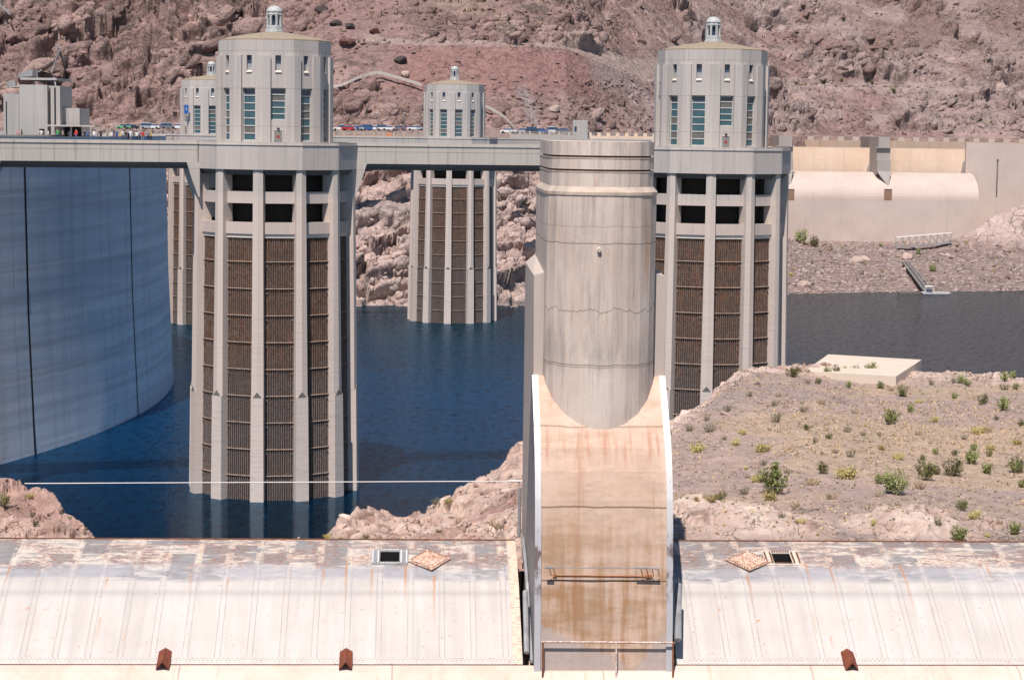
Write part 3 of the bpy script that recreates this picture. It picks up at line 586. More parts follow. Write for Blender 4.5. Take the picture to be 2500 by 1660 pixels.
# ================================================================ SPILLWAY IN THE FOREGROUND
YAW=.048; e1=Vector((math.cos(YAW),math.sin(YAW),0)); pc=at(1472,1580,72.3)
FO=Vector((pc.x,72.62+ (pc.x-.75)*YAW,0)); FM=Matrix.Translation(FO)@Matrix.Rotation(YAW,4,'Z')   # local x along the gates, y upstream
def fthing(name,label,cat,group=None): return thing(name,label,cat,FO,YAW,group)
Rr=M
def peach(name,lines=True):
    m=NT(name,.85); v=m.pos((1,1,1),'O'); a=m.noise(m.pos((.5,.5,.12),'O'),1,4,.6); b_=m.noise(m.pos((.25,1,1.1),'O'),1.2,5,.65); c=m.noise(m.pos((1.6,.2,.12),'O'),1,5,.7); f=m.noise(v,5,6,.7); fz=m.noise(m.pos((1,1,5),'O'),2.5,3,.6)
    z=m.sep(m.pos((1,1,1),'O'))[2]; x=m.sep(m.pos((1,1,1),'O'))[0]
    col=m.mix(m.rng(a,.35,.65),(.575,.415,.325),(.64,.485,.395)); col=m.mix(m.math('MULTIPLY',m.rng(b_,.52,.68),.45),col,(.42,.3,.2)); col=m.mix(m.math('MULTIPLY',m.rng(c,.55,.7),.7),col,(.42,.2,.12)); col=m.mix(m.math('MULTIPLY',m.rng(fz,.5,.7),.2),col,(.8,.66,.52))
    col=m.mix(m.rng(f,.3,.7),col,m.mix(.12,col,(.15,.1,.06)))
    dirt=m.math('MULTIPLY',m.rng(z,34.5,30.5,0,1),m.rng(m.math('ADD',c,m.math('MULTIPLY',m.math('SUBTRACT',b_,.5),.6)),.42,.62)); col=m.mix(m.math('MULTIPLY',dirt,.75),col,(.33,.17,.07)); sm=m.noise(m.pos((.9,1,2.2),'O'),1,5,.65); col=m.mix(m.math('MULTIPLY',m.rng(sm,.48,.66),.4),col,(.36,.27,.2)); rr_=m.noise(m.pos((5,.2,.3),'O'),1,4,.7); col=m.mix(m.math('MULTIPLY',m.math('MULTIPLY',m.rng(rr_,.5,.64),m.rng(m.math('ABSOLUTE',m.math('SUBTRACT',z,35.5)),.2,.8,1,0)),.65),col,(.43,.2,.13))
    for zz,k in ((36.1,.5),(33.35,.8),(30.75,.8)):
        w_=m.math('ADD',z,m.math('MULTIPLY',m.math('SUBTRACT',a,.5),.25)); l=m.rng(m.math('ABSOLUTE',m.math('SUBTRACT',w_,zz)),.012,.045,1,0); col=m.mix(m.math('MULTIPLY',l,k),col,(.14,.08,.05))
    # pale cement patch at the foot
    e_=m.noise(m.pos((1.2,1,1.2),'O'),1.6,6,.65); edge_=m.math('MAXIMUM',m.math('MULTIPLY',x,-.46),m.math('MULTIPLY',m.math('SUBTRACT',x,1.5),1.15)); g=m.math('ADD',m.math('SUBTRACT',z,edge_),m.math('MULTIPLY',m.math('SUBTRACT',e_,.5),-1.3)); col=m.mix(m.math('MULTIPLY',m.rng(g,28.15,28.0,0,1),.8),col,m.mix(m.rng(f,.3,.7),(.46,.4,.385),(.4,.345,.33)))
    return m.done(col,f,.25,.03)
M['peach']=peach('ramp_concrete')
def sillmat():
    m=NT('sill_peach',.85); v=m.pos((1,1,1),'O'); a=m.noise(v,.6,5,.65); c=m.noise(m.pos((2.2,.15,.15),'O'),1,5,.7); f=m.noise(v,6,6,.7); col=m.mix(m.rng(a,.35,.65),(.66,.52,.43),(.74,.62,.55)); col=m.mix(m.math('MULTIPLY',m.rng(c,.56,.7),.5),col,(.5,.28,.16)); col=m.mix(m.rng(f,.3,.7),col,m.mix(.14,col,(.2,.12,.08)))
    x=m.sep(v)[0]; l=m.line(x,7.6,.03); col=m.mix(m.math('MULTIPLY',l,.6),col,(.2,.13,.1)); return m.done(col,f,.3,.02)
M['sillp']=sillmat()
def gatemat():
    m=NT('gate_paint',.55,.35); g=m.pos((1,1,1),'UV'); u,v,_=m.sep(g)      # u metres along, v metres down from the top edge
    big=m.noise(m.pos((.25,.5,1),'UV'),1,5,.6); st=m.noise(m.pos((.7,2.6,1),'UV'),1.6,7,.68); st2=m.noise(m.pos((2.5,9,1),'UV'),1.3,5,.75); fine=m.noise(m.pos((3,3,1),'UV'),6,4,.7)
    col=m.mix(m.rng(big,.3,.7),(.56,.525,.495),(.49,.46,.435))
    col=m.mix(m.math('MULTIPLY',m.rng(m.noise(m.pos((2.2,.15,1),'UV'),1,4,.6),.45,.7),.3),col,(.68,.665,.65))
    cr=m.noise(m.pos((.06,1,1),'UV'),1,2); 
    band=m.rng(m.math('ADD',v,m.math('MULTIPLY',m.math('SUBTRACT',big,.5),1.6)),3.1,3.5,1,0)     # upper weathered zone
    cell=m.n('TexWhiteNoise',noise_dimensions='2D'); cx=m.n('CombineXYZ'); m.put(cx.inputs[0],m.math('FLOOR',m.math('DIVIDE',u,1.16))); m.put(cx.inputs[1],m.math('FLOOR',m.math('DIVIDE',m.math('ADD',v,m.math('MULTIPLY',st,.35)),.85))); m.put(cell.inputs[0],cx.outputs[0])
    seam_=m.math('ABSOLUTE',m.math('SUBTRACT',m.math('FRACT',m.math('DIVIDE',u,1.16)),.5)); inseam=m.math('MAXIMUM',m.rng(seam_,.36,.40,1,0),m.rng(m.noise(m.pos((.35,1.3,1),'UV'),1.1,4,.65),.47,.56))
    cream=m.mix(m.rng(st2,.35,.65),(.66,.57,.48),(.54,.49,.44)); topc=m.mix(m.math('MULTIPLY',band,m.rng(v,2.2,3.0,1,.0)),col,cream)
    grey=m.mix(m.rng(st,.35,.65),(.1,.105,.12),(.26,.26,.275)); k=m.math('MULTIPLY',m.rng(m.math('ADD',st,m.math('MULTIPLY',m.math('SUBTRACT',cell.outputs[0],.5),.2)),.42,.5),m.math('MULTIPLY',band,inseam)); topc=m.mix(m.math('MULTIPLY',k,.85),topc,grey)
    mid=m.math('MULTIPLY',m.rng(m.math('ABSOLUTE',m.math('SUBTRACT',m.math('ADD',v,m.math('MULTIPLY',st,.4)),2.9)),.2,.6,1,0),m.rng(big,.4,.55)); topc=m.mix(m.math('MULTIPLY',mid,.6),topc,(.42,.42,.45))
    gr=m.noise(m.pos((1.6,.12,1),'UV'),1,5,.6); topc=m.mix(m.math('MULTIPLY',m.rng(gr,.5,.68),.35),topc,(.36,.34,.33)); cl=m.rng(m.math('ABSOLUTE',m.math('SUBTRACT',v,4.13)),.03,.42,1,0); topc=m.mix(m.math('MULTIPLY',m.math('POWER',cl,1.6),.45),topc,(.3,.29,.3)); gb=m.math('MULTIPLY',m.rng(m.math('ABSOLUTE',m.math('SUBTRACT',v,2.95)),.1,.75,1,0),m.rng(m.noise(m.pos((.5,1.2,1),'UV'),1.3,6,.7),.38,.56)); topc=m.mix(m.math('MULTIPLY',gb,.7),topc,(.36,.36,.39)); leftside=m.rng(u,-2,-9,0,1); rs_=m.noise(m.pos((4,11,1),'UV'),1.2,5,.8); rmask=m.math('MULTIPLY',m.math('MULTIPLY',m.rng(rs_,.5,.56),m.rng(m.noise(m.pos((.6,.9,1),'UV'),1,3),.42,.54)),m.math('MULTIPLY',band,m.rng(v,2.4,2.7,1,0)))  # cl paints the shading of the crease as a soft dark line
    topc=m.mix(m.math('MULTIPLY',rmask,.85),topc,(.3,.11,.06))
    # thin rust runs from the seams
    run=m.math('MULTIPLY',m.rng(m.noise(m.pos((5,.22,1),'UV'),1,3,.5),.66,.74),m.rng(seam_,.40,.47,0,1)); topc=m.mix(m.math('MULTIPLY',run,.7),topc,(.55,.27,.08))
    ro=m.math('MULTIPLY',m.rng(m.noise(m.pos((1.3,1.1,1),'UV'),1.2,5,.75),.63,.68),m.rng(m.noise(m.pos((.4,.3,1),'UV'),1,2),.5,.6)); topc=m.mix(m.math('MULTIPLY',ro,.8),topc,(.45,.19,.06)); sp=m.rng(m.noise(m.pos((7,7,1),'UV'),1,2,.5),.68,.71); topc=m.mix(m.math('MULTIPLY',sp,.6),topc,(.3,.2,.15))
    for px_,v0,ln,st_ in ((908,2.5,2.6,.7),(990,2.4,2.6,.9),(1060,3.0,3.0,.9),(845,2.2,2.8,.8),(790,2.6,1.2,.7),(560,3.2,1.0,.6),(470,2.9,1.6,.5),(270,3.2,.9,.7),(270,5.4,1.6,.5),(28,2.4,1.4,.8),(1831,2.9,2.2,.8),(1985,2.0,1.8,.7),(2043,2.3,2.2,.7),(2222,2.2,3.6,.8),(2440,2.2,1.2,.7),(2003,6.3,.8,.5)):
        u0=(FM.inverted()@at(px_,1400,76.5)).x; dd=m.math('ABSOLUTE',m.math('ADD',m.math('SUBTRACT',u,u0),m.math('MULTIPLY',m.math('SUBTRACT',st,.5),.12))); kk=m.math('MULTIPLY',m.rng(dd,.015,.075,1,0),m.math('MULTIPLY',m.rng(v,v0,v0+.15,0,1),m.rng(v,v0+.3,v0+ln,1,0))); topc=m.mix(m.math('MULTIPLY',m.math('MULTIPLY',kk,st_),m.rng(fine,.35,.55,.4,1)),topc,(.47,.2,.06))
    eb=m.math('MULTIPLY',m.rng(m.math('ADD',u,m.math('MULTIPLY',st,.15)),-3.2,-3.1,0,1),m.rng(u,0,.1,1,0)); topc=m.mix(eb,topc,m.mix(m.math('MULTIPLY',m.rng(st2,.52,.62),.8),(.64,.54,.44),(.3,.13,.08)))
    return m.done(topc,m.math('ADD',st,fine),.15,.02)
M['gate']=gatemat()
def rustmat(name,a,b,sc=3):
    m=NT(name,.8); n=m.noise(m.pos(),sc,5,.7); return m.done(m.mix(m.rng(n,.35,.65),a,b),n,.4,.02)
M['rust']=rustmat('rust_plate',(.15,.04,.025),(.24,.075,.04)); M['rust2']=rustmat('flaking_plate',(.33,.13,.07),(.72,.6,.5),9); M['rivet']=rustmat('rivet_dull',(.16,.13,.13),(.4,.36,.35),1.5); M['edge']=rustmat('edge_rust',(.1,.05,.035),(.3,.12,.06),4)
GP=[(7.05,30.78),(6.3,30.67),(5.5,30.5),(4.8,30.28),(4.2,30.05),(3.7,29.86),(3.35,29.72),(3.15,29.56),(2.95,29.45),(2.0,28.88),(1.0,28.28),(0,27.65)]
SL=[0]
for i in range(1,len(GP)): SL.append(SL[-1]+math.hypot(GP[i][0]-GP[i-1][0],GP[i][1]-GP[i-1][1]))
def gp_at(l):                                              # point and normal on the gate profile at distance l from the top edge
    for i in range(len(GP)-1):
        if l<=SL[i+1] or i==len(GP)-2:
            k=(l-SL[i])/(SL[i+1]-SL[i]); y=GP[i][0]+(GP[i+1][0]-GP[i][0])*k; z=GP[i][1]+(GP[i+1][1]-GP[i][1])*k
            dy=GP[i+1][0]-GP[i][0]; dz=GP[i+1][1]-GP[i][1]; q=math.hypot(dy,dz); return y,z,(dz/q,-dy/q)
LEN=SL[-1]
def gate(x0,x1,label,hole):
    t=fthing('drum_gate',label,'spillway gate','white riveted drum gates of the spillway')
    b=MB(); b.uv=[]; xs=[x0,hole[0],hole[1],x1]; hl=(hole[2],hole[3]); ls=sorted(set(SL+list(hl)))
    def V(x,l,off=0):
        y,z,n=gp_at(l); return (x,y+n[0]*off,z+n[1]*off)
    for i in range(3):
        for j in range(len(ls)-1):
            if i==1 and hl[0]-1e-6<=ls[j] and ls[j+1]<=hl[1]+1e-6: continue
            k=len(b.v); b.v+=[V(xs[i],ls[j+1]),V(xs[i+1],ls[j+1]),V(xs[i+1],ls[j]),V(xs[i],ls[j])]; b.uv+=[(xs[i],ls[j+1]),(xs[i+1],ls[j+1]),(xs[i+1],ls[j]),(xs[i],ls[j])]; b.f.append((k,k+1,k+2,k+3)); b.m.append(0)
    def q(pts,m): 
        k=len(b.v); b.v+=pts; b.uv+=[(p[0],9) for p in pts]; b.f.append(tuple(range(k,k+len(pts)))); b.m.append(m)
    for xx in (x0,x1): q([(xx,y,z) for y,z in GP]+[(xx,0,26),(xx,7.05,26)],0)
    q([(x0,7.05,30.78),(x1,7.05,30.78),(x1,7.05,26),(x0,7.05,26)],1); q([(x0,0,27.65),(x1,0,27.65),(x1,0,26.6),(x0,0,26.6)],1)
    # hatch shaft
    y0,z0,_=gp_at(hl[0]); y1,z1,_=gp_at(hl[1]); hx0,hx1=hole[0],hole[1]
    for A,B in (((hx0,y0,z0),(hx1,y0,z0)),((hx1,y0,z0),(hx1,y1,z1)),((hx1,y1,z1),(hx0,y1,z1)),((hx0,y1,z1),(hx0,y0,z0))): q([A,B,(B[0],B[1],B[2]-1.2),(A[0],A[1],A[2]-1.2)],2)
    q([(hx0,y0,z0-1.2),(hx1,y0,z0-1.2),(hx1,y1,z0-1.2),(hx0,y1,z0-1.2)],2)
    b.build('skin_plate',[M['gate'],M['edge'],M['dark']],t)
    # raised top lip
    b=MB(); b.box(x0,x1,7.0,7.08,30.785,30.815); b.build('top_lip',M['edge'],t)
    # rivets, one mesh
    rv=MB(); rng_=random.Random(int(x0*7)+3)
    def rivet(x,l,r=.024,h=.014):
        y,z,n=gp_at(l); k=len(rv.v); u=(n[1],-n[0])
        for a in range(5):
            cc,s_=math.cos(a*1.2566),math.sin(a*1.2566); rv.v.append((x+r*cc,y+u[0]*r*s_+n[0]*.002,z+u[1]*r*s_+n[1]*.002))
        rv.v.append((x,y+n[0]*h,z+n[1]*h))
        for a in range(5): rv.f.append((k+a,k+(a+1)%5,k+5)); rv.m.append(0)
    x=math.ceil((x0+.3)/1.16)*1.16
    while x<x1-.2:
        for o in (-.1,.1):
            l=.15+rng_.random()*.05
            while l<LEN-.35:
                if not (hole[0]-.35<x<hole[1]+.35 and hole[2]-.3<l<hole[3]+.3): rivet(x+o,l)
                l+=.105
        x+=1.16
    x=x0+.1
    while x<x1-.05:
        rivet(x,LEN-.2); rivet(x+.08,LEN-.28); x+=.16
        if abs(x%1.16)<.16: rivet(x,.1,.04,.03)
    rv.build('rivets',M['rivet'],t)['kind']='stuff'
    # bolted hatch frame
    b=MB(); F=M['galv']; w_=.16
    def slab(xa,xb,la,lb,off0,off1,m=0):
        lo=[V(xa,lb,off0),V(xb,lb,off0),V(xb,la,off0),V(xa,la,off0)]; hi=[V(xa,lb,off1),V(xb,lb,off1),V(xb,la,off1),V(xa,la,off1)]; b.hexa(lo,hi,m)
    a,c,d_,e_=hole; slab(a-.34,a-.003,d_-.2,e_+.15,.004,.03); slab(c+.003,c+.34,d_-.2,e_+.15,.004,.03); slab(a-.003,c+.003,d_-.2,d_-.003,.004,.03); slab(a-.003,c+.003,e_+.003,e_+.15,.004,.03)
    for k in range(9):
        for xx in (a-.28,a-.07,c+.07,c+.28):
            l=d_+(e_-d_)*k/8; slab(xx-.028,xx+.028,l-.04,l+.04,.0305,.075,1)
    for k in range(8):
        xx=a+(c-a)*(k+.5)/8
        for l in (d_-.09,e_+.06): slab(xx-.028,xx+.028,l-.03,l+.03,.0305,.075,1)
    b.build('hatch_frame',[M['galv'],M['white']] if x0<-5 else [M['gatel'],M['edge']],t)
    return t,V
M['gatel']=plain('frame_cream',(.7,.64,.55),.6)
HL=(-8.72,-7.9,2.05,3.35)
def lx(px,py): p=at(px,py,77.5); return (FM.inverted()@p).x
h0,h1=lx(928,1365),lx(975,1365); g0,g1=lx(1897,1375),lx(1942,1375)
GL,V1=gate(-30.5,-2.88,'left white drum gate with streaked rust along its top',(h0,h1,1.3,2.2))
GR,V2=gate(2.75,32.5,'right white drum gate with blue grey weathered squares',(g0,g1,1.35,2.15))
def cover(px,label,V,rot,m,wx,wy):
    x=lx(px,1378); y,z,n=gp_at(2.05); b=MB(); u=Vector((1,0,0)); v=Vector((0,n[1],-n[0])); nn=Vector((0,n[0],n[1])); c=Vector((x,y,z))+nn*.035
    pts=[]
    for a,s in ((-wx,0),(0,-wy),(wx,0),(0,wy)):
        aa=a*math.cos(rot)-s*math.sin(rot); bb=a*math.sin(rot)+s*math.cos(rot); pts.append(c+u*aa+v*bb)
    b.hexa([p for p in pts],[p+nn*.05 for p in pts],0)
    for i in range(4):
        A,B=pts[i],pts[(i+1)%4]
        for k in range(1,9):
            p=A.lerp(B,k/9); p=p+(c-p)*.1+nn*.052; b.hexa([p+u*dx+v*dy for dx,dy in ((-.025,-.03),(.025,-.03),(.025,.03),(-.025,.03))],[p+nn*.03+u*dx+v*dy for dx,dy in ((-.02,-.02),(.02,-.02),(.02,.02),(-.02,.02))],1)
    o=b.build('cover_plate',[M['rust2'],M['edge']]); o.matrix_world=FM; return tag(o,label,'cover plate','loose rusty hatch covers')
cover(1048,'rusty diamond shaped cover plate lying beside the hatch of the left gate',V1,.12,0,.84,.8)
cover(1833,'rusty diamond shaped cover plate lying beside the hatch of the right gate',V2,-.08,0,.9,.78)
# concrete sill below the gates
t=fthing('spillway_crest','peach coloured concrete sill along the foot of the white gates','spillway')
prof=[(-.04,27.62),(-.5,27.5),(-1.2,27.05),(-2.2,26.0),(-3.4,24.2),(-5,21),(-8,13),(-14,2)]
b=MB(); x0,x1=-32,34
for i in range(len(prof)-1): b.face([(x0,*prof[i+1]),(x1,*prof[i+1]),(x1,*prof[i]),(x0,*prof[i])])
b.face([(x0,-.04,27.62),(x1,-.04,27.62),(x1,-.04,26.5),(x0,-.04,26.5)]); b.face([(x0,-.05,26.5),(x1,-.05,26.5),(x1,12,26.5),(x0,12,26.5)])
b.face([(x1,12,26.5),(x0,12,26.5),(x0,12,-9),(x1,12,-9)])
b.build('sill_surface',M['sillp'],t,False)
# rusty roof-shaped brackets
for px,lab in ((405,'rusty V-shaped bracket astride the gate foot, leftmost of the three'),(845,'rusty V-shaped bracket on the left gate, nearer the central pier'),(2083,'rusty V-shaped bracket at the foot of the right gate')):
    x=(FM.inverted()@at(px,1612,72.6)).x; b=MB(); hw=.235; y0,z0,n=gp_at(LEN-.62); yf,zf=-.42,27.52
    for sg in (-1,1):
        A=[(x,y0,z0+.14),(x,yf-.1,zf+.36),(x+sg*hw,yf-.02,zf+.08),(x+sg*hw,y0,z0+.0)]
        A=A if sg>0 else A[::-1]; bot=[(p[0],p[1],p[2]-.05) for p in A]; b.hexa(bot,A)
    o=b.build('bracket',M['rust']); o.matrix_world=FM; tag(o,lab,'bracket','rusty brackets at the foot of the gates')
# ---------------------------------------------------------------- the central pier
pier=fthing('spillway_pier','tall round-nosed concrete pier with peach curved ramp between the gates','pier')
W=2.47; yb_=9.5; CY=3.75; RL=2.09; RU=1.96
RP=[(3.45,37.75),(2.7,37.05),(1.9,36.25),(1.15,35.4),(.72,34.6),(.38,33.6),(.12,32.4),(-.08,31.0),(-.24,29.6),(-.36,28.3),(-.42,27.3)]
b=MB()
for i in range(len(RP)-1): b.face([(-W,*RP[i+1]),(W,*RP[i+1]),(W,*RP[i]),(-W,*RP[i])])
b.face([(-W,*RP[0]),(W,*RP[0]),(W,CY+1,37.76),(-W,CY+1,37.76)])
b.build('ramp',M['peach'],pier)
b=MB(); sp=[(y,z) for y,z in RP]+[(yb_,27.3),(yb_,41.62),(3.55,41.5)]
b.face([(-W,y,z) for y,z in sp]); b.face([(W,y,z) for y,z in reversed(sp)]); b.face([(-W,3.55,41.5),(-RL+.02,3.55,41.62),(-RL+.02,yb_,41.95),(-W,yb_,41.62)]); b.face([(W,3.55,41.5),(W,yb_,41.62),(RL-.02,yb_,41.95),(RL-.02,3.55,41.62)])
b.face([(-W,3.55,37.6),(-RL+.02,3.55,37.6),(-RL+.02,3.55,41.62),(-W,3.55,41.5)]); b.face([(RL-.02,3.55,37.6),(W,3.55,37.6),(W,3.55,41.5),(RL-.02,3.55,41.62)]); b.face([(-W,yb_,27.3),(-W,yb_,41.62),(-RL,yb_,41.95),(RL,yb_,41.95),(W,yb_,41.62),(W,yb_,27.3)])
b.build('side_wall',M['sidec'],pier)
def dplan(R,back,n=11): return [(R*math.cos(math.pi+math.pi*i/n),CY+R*math.sin(math.pi+math.pi*i/n)) for i in range(n+1)]+[(R,back),(-R,back)]
def dshape(b,R,z0,z1,R1=None): b.prism(dplan(R,yb_-.3),z0,z1,0,dplan(R1 or R,yb_-.3))
def piermat():
    m=NT('pier_nose_concrete',.85); v=m.pos((1,1,1),'O'); a=m.noise(m.pos((.5,.5,.25),'O'),1,4,.6); s1=m.noise(m.pos((2.6,2.6,.22),'O'),1,6,.68); s2=m.noise(m.pos((7,7,.35),'O'),1,4,.7); f=m.noise(v,9,5,.7); z=m.sep(v)[2]
    ang=m.noise(m.pos((1.4,1.4,.01),'O'),1.5,1,.5); s3=m.noise(m.pos((4,4,.5),'O'),1,5,.7)
    col=m.mix(m.rng(a,.35,.65),(.58,.475,.41),(.74,.64,.57)); col=m.mix(m.math('MULTIPLY',m.rng(s1,.5,.68),.65),col,(.3,.275,.265)); col=m.mix(m.math('MULTIPLY',m.rng(s2,.52,.7),.4),col,(.22,.2,.19)); col=m.mix(m.math('MULTIPLY',m.rng(ang,.5,.6),.25),col,(.66,.54,.46)); col=m.mix(m.rng(f,.3,.7),col,m.mix(.1,col,(.1,.1,.1)))
    r=m.noise(m.pos((1.3,1.3,.1),'O'),1.3,4,.6); col=m.mix(m.math('MULTIPLY',m.rng(r,.62,.7),.4),col,(.5,.24,.1))
    col=m.mix(m.math('MULTIPLY',m.math('MULTIPLY',m.rng(m.math('ABSOLUTE',m.math('SUBTRACT',z,38.75)),.05,.9,1,0),m.rng(s3,.4,.6)),.6),col,(.34,.32,.3))
    for zz,k in ((43.75,.0),(43.42,.3),(42.8,.7),(40.35,.6),(38.35,.7),(38.27,.5)):
        ww=m.math('ADD',z,m.math('MULTIPLY',m.math('SUBTRACT',m.noise(m.pos((.9,.9,0),'O'),1.2,4,.6),.5),1.1 if zz in (40.35,) else .22)); l=m.rng(m.math('ABSOLUTE',m.math('SUBTRACT',ww,zz)),.008,.03,1,0); col=m.mix(m.math('MULTIPLY',l,k),col,(.13,.09,.06))
    return m.done(col,m.math('ADD',f,s1),.3,.03)
M['nose']=piermat(); M['ledgec']=plain('ledge_concrete',(.6,.5,.42),.85,var=.3,sc=2)
b=MB(); dshape(b,RL,34.6,44.55)
b.build('nose',M['nose'],pier)
b=MB(); dshape(b,RL+.03,44.552,44.66,RL+.03); dshape(b,RL+.03,44.662,44.86,RU+.0); b.build('ledge',M['ledgec'],pier)
b=MB(); z=44.862
for z0,z1 in ((44.862,45.42),(45.49,45.92),(45.99,46.5)): dshape(b,RU,z0,z1)
u=b.build('upper_nose',M['nose'],pier)
b=MB(); dshape(b,RU-.12,45.3,46.1); b.build('groove',M['edge'],pier)
b=MB()
for z0 in (45.425,45.925): dshape(b,RU+.012,z0-.05,z0)
b.build('groove_lip',M['ledgec'],pier)
# weep pipe and small anchors on the nose
b=MB(); yy=CY-RL; b.tube([(-.22,yy+.15,42.62),(-.22,yy-.1,42.58)],.075,10); b.build('weep_pipe',M['sill'],pier)
# plates along the ramp edges and steel wall plates
def whitemat():
    m=NT('edge_plate_paint',.5); n=m.noise(m.pos((1,1,.5),'O'),3,5,.75); z=m.sep(m.pos((1,1,1),'O'))[2]; col=m.mix(m.rng(z,32,36,0,1),(.47,.47,.5),(.8,.79,.77)); col=m.mix(m.rng(n,.62,.68),col,(.16,.13,.12)); k=m.math('MULTIPLY',m.rng(m.noise(m.pos((4,4,1.5),'O'),1,4),.45,.55),m.rng(m.math('ABSOLUTE',m.math('SUBTRACT',z,31.3)),.6,1.4,1,0)); return m.done(m.mix(m.math('MULTIPLY',k,.85),col,(.13,.08,.07)))  # plates greyer lower down, the weaker sun there painted in
M['plate']=whitemat()
for sg in (-1,1):
    b=MB(); xa,xb=(-W-.03,-W+.2) if sg<0 else (W-.2,W+.03)
    for i in range(len(RP)-1):
        (ya,za),(yc,zc_)=RP[i+1],RP[i]; b.hexa([(xa,ya,za),(xb,ya,za),(xb,yc,zc_),(xa,yc,zc_)],[(xa,ya-.06,za+.04),(xb,ya-.06,za+.04),(xb,yc-.06,zc_+.04),(xa,yc-.06,zc_+.04)])
    b.build('edge_plate',M['plate'],pier)
    xs=-W-.025 if sg<0 else W+.025; pts=RP+[(6.6,27.3),(6.3,30.5),(5.0,34.5),(3.75,37.7)]
    b=MB(); pp=[(xs,y,z) for y,z in pts]; q2=[(xs-.0+sg*-.02,y,z) for y,z in pts]; b.face(pp if sg<0 else pp[::-1]); 
    b.build('wall_plate',M['steel'] if 'steel' in M else M.setdefault('steel',plain('wall_steel',(.27,.265,.28),.5,.2,.4)),pier)
    # curved seal angle between gate end and pier
    b=MB()
    for i in range(len(GP)-1):
        (ya,za),(yc,zc_)=GP[i+1],GP[i]; x_a,x_b=(sg*(W+.05),sg*(W+.16)); x_a,x_b=min(x_a,x_b),max(x_a,x_b)
        b.hexa([(x_a,ya,za+.05),(x_b,ya,za+.05),(x_b,yc,zc_+.05),(x_a,yc,zc_+.05)],[(x_a,ya,za+.18),(x_b,ya,za+.18),(x_b,yc,zc_+.18),(x_a,yc,zc_+.18)])
    b.build('seal_strip',M['galv'],pier)
# rusty cross bar with galvanised brackets on the ramp
b=MB(); yy=-.05; zz=30.95
b.tube([(-1.75,yy-.06,zz),(1.6,yy-.06,zz-.03)],.022,6,0); b.box(-1.85,-1.72,yy-.1,yy,zz-.05,zz+.03,0); b.box(1.5,1.75,yy-.1,yy,zz-.06,zz+.03,0)
b.build('cross_bar',M['rust3'] if 'rust3' in M else M.setdefault('rust3',rustmat('bar_rust',(.32,.12,.05),(.45,.2,.09))),pier)
b=MB(); b.tube([(-2.1,yy-.35,zz+.35),(1.95,yy-.35,zz+.32)],.018,5); b.tube([(1.1,yy-.4,zz+.35),(1.95,yy-.4,zz+.33)],.035,5); b.tube([(-2.15,yy-.4,zz+.35),(-1.9,yy-.4,zz+.35)],.05,5)
for xx in (-2.0,-1.85,1.3,1.5,1.7,1.9): b.tube([(xx,yy-.35,zz+.33),(xx+.1,yy-.12,zz+.0)],.016,5,1)
b.build('hanging_rail',[M['galv'],M['rust3']],pier)
b=MB(); hz=28.62; hy=-.55; b.tube([(-2.25,hy,hz),(2.55,hy,hz-.03)],.04,6,0)
for xx in (-2.2,.45,2.5): b.tube([(xx,hy,hz+.02),(xx,hy-.25,26.6)],.035,6,1 if xx!=.45 else 0)
b.build('hand_rail',[M['railp'] if 'railp' in M else M.setdefault('railp',rustmat('rail_flaking',(.3,.13,.08),(.85,.8,.74),14)),M['edge']],pier)
b=MB(); b.tube([(2.72,-.2,28.6),(2.95,1.8,30.2)],.13,8); b.tube([(2.95,1.8,30.2),(2.95,1.8,30.45)],.03,6); b.build('strut',M['galv'],pier)
b=MB(); b.tube([(-2.75,-.1,28.1),(-2.72,1.9,29.9)],.1,8); b.build('strut',M['galv'],pier); b=MB(); b.tube([(-2.7,7.2,30.9),(-2.7,7.0,32.9)],.07,8); b.build('strut',M['galv'],pier)
# ---------------------------------------------------------------- cable over the water
b=MB(); A=at(60,1180,86.5); B=at(1275,1174,86.5); mid=[A.lerp(B,k/12)-Vector((0,0,.0)) for k in range(13)]
b.tube(mid,.021,6); b.tube([at(1240,1174,86.5),B],.045,6); tag(b.build('cable',M['white']),'white cable stretched level above the water in front of the tower','cable')
b=MB(); b.tube([B,at(1460,1180,86.5),at(2000,1193,86.5),at(2600,1209,86.5)],.007,5); tag(b.build('wire',M['galv']),'thin grey wire crossing above the gravel plateau','wire')
# concrete slab at the rim of the plateau
def slabt():
    t=[at(1965,893,146.5),at(2188,912,144),at(2250,881,155),at(2022,870,158)]; zt=29.92
    b=MB(); b.hexa([(p.x,p.y,zt-1.2) for p in t],[(p.x,p.y,zt) for p in t]); return b.build('concrete_slab',M['slabm'])
M['slabm']=plain('pale_slab',(.66,.57,.47),.85,var=.1,sc=.6)
tag(slabt(),'pale flat concrete slab at the water side rim of the plateau','slab')
#@@PART2@@
# ================================================================ surface survey: nearest visible ground point under a sight line
def survey(P):
    q=P.reshape(-1,3)-np.array([0,0,ZC],np.float32); w_=q@np.array(_F,np.float32); return np.stack([1250+FPX*(q@np.array(RR,np.float32))/w_,830-FPX*(q@np.array(UU,np.float32))/w_],-1),P.reshape(-1,3)
HS=survey(HP); PS=survey(NP_)
def ground(SV,px,py,r=5):
    m=(np.abs(SV[0][:,0]-px)<r)&(np.abs(SV[0][:,1]-py)<r)
    if not m.any(): return None
    c=SV[1][m]; i=np.argmin(c[:,1]+ .15*np.hypot(SV[0][m][:,0]-px,SV[0][m][:,1]-py)); return Vector(c[i].tolist())
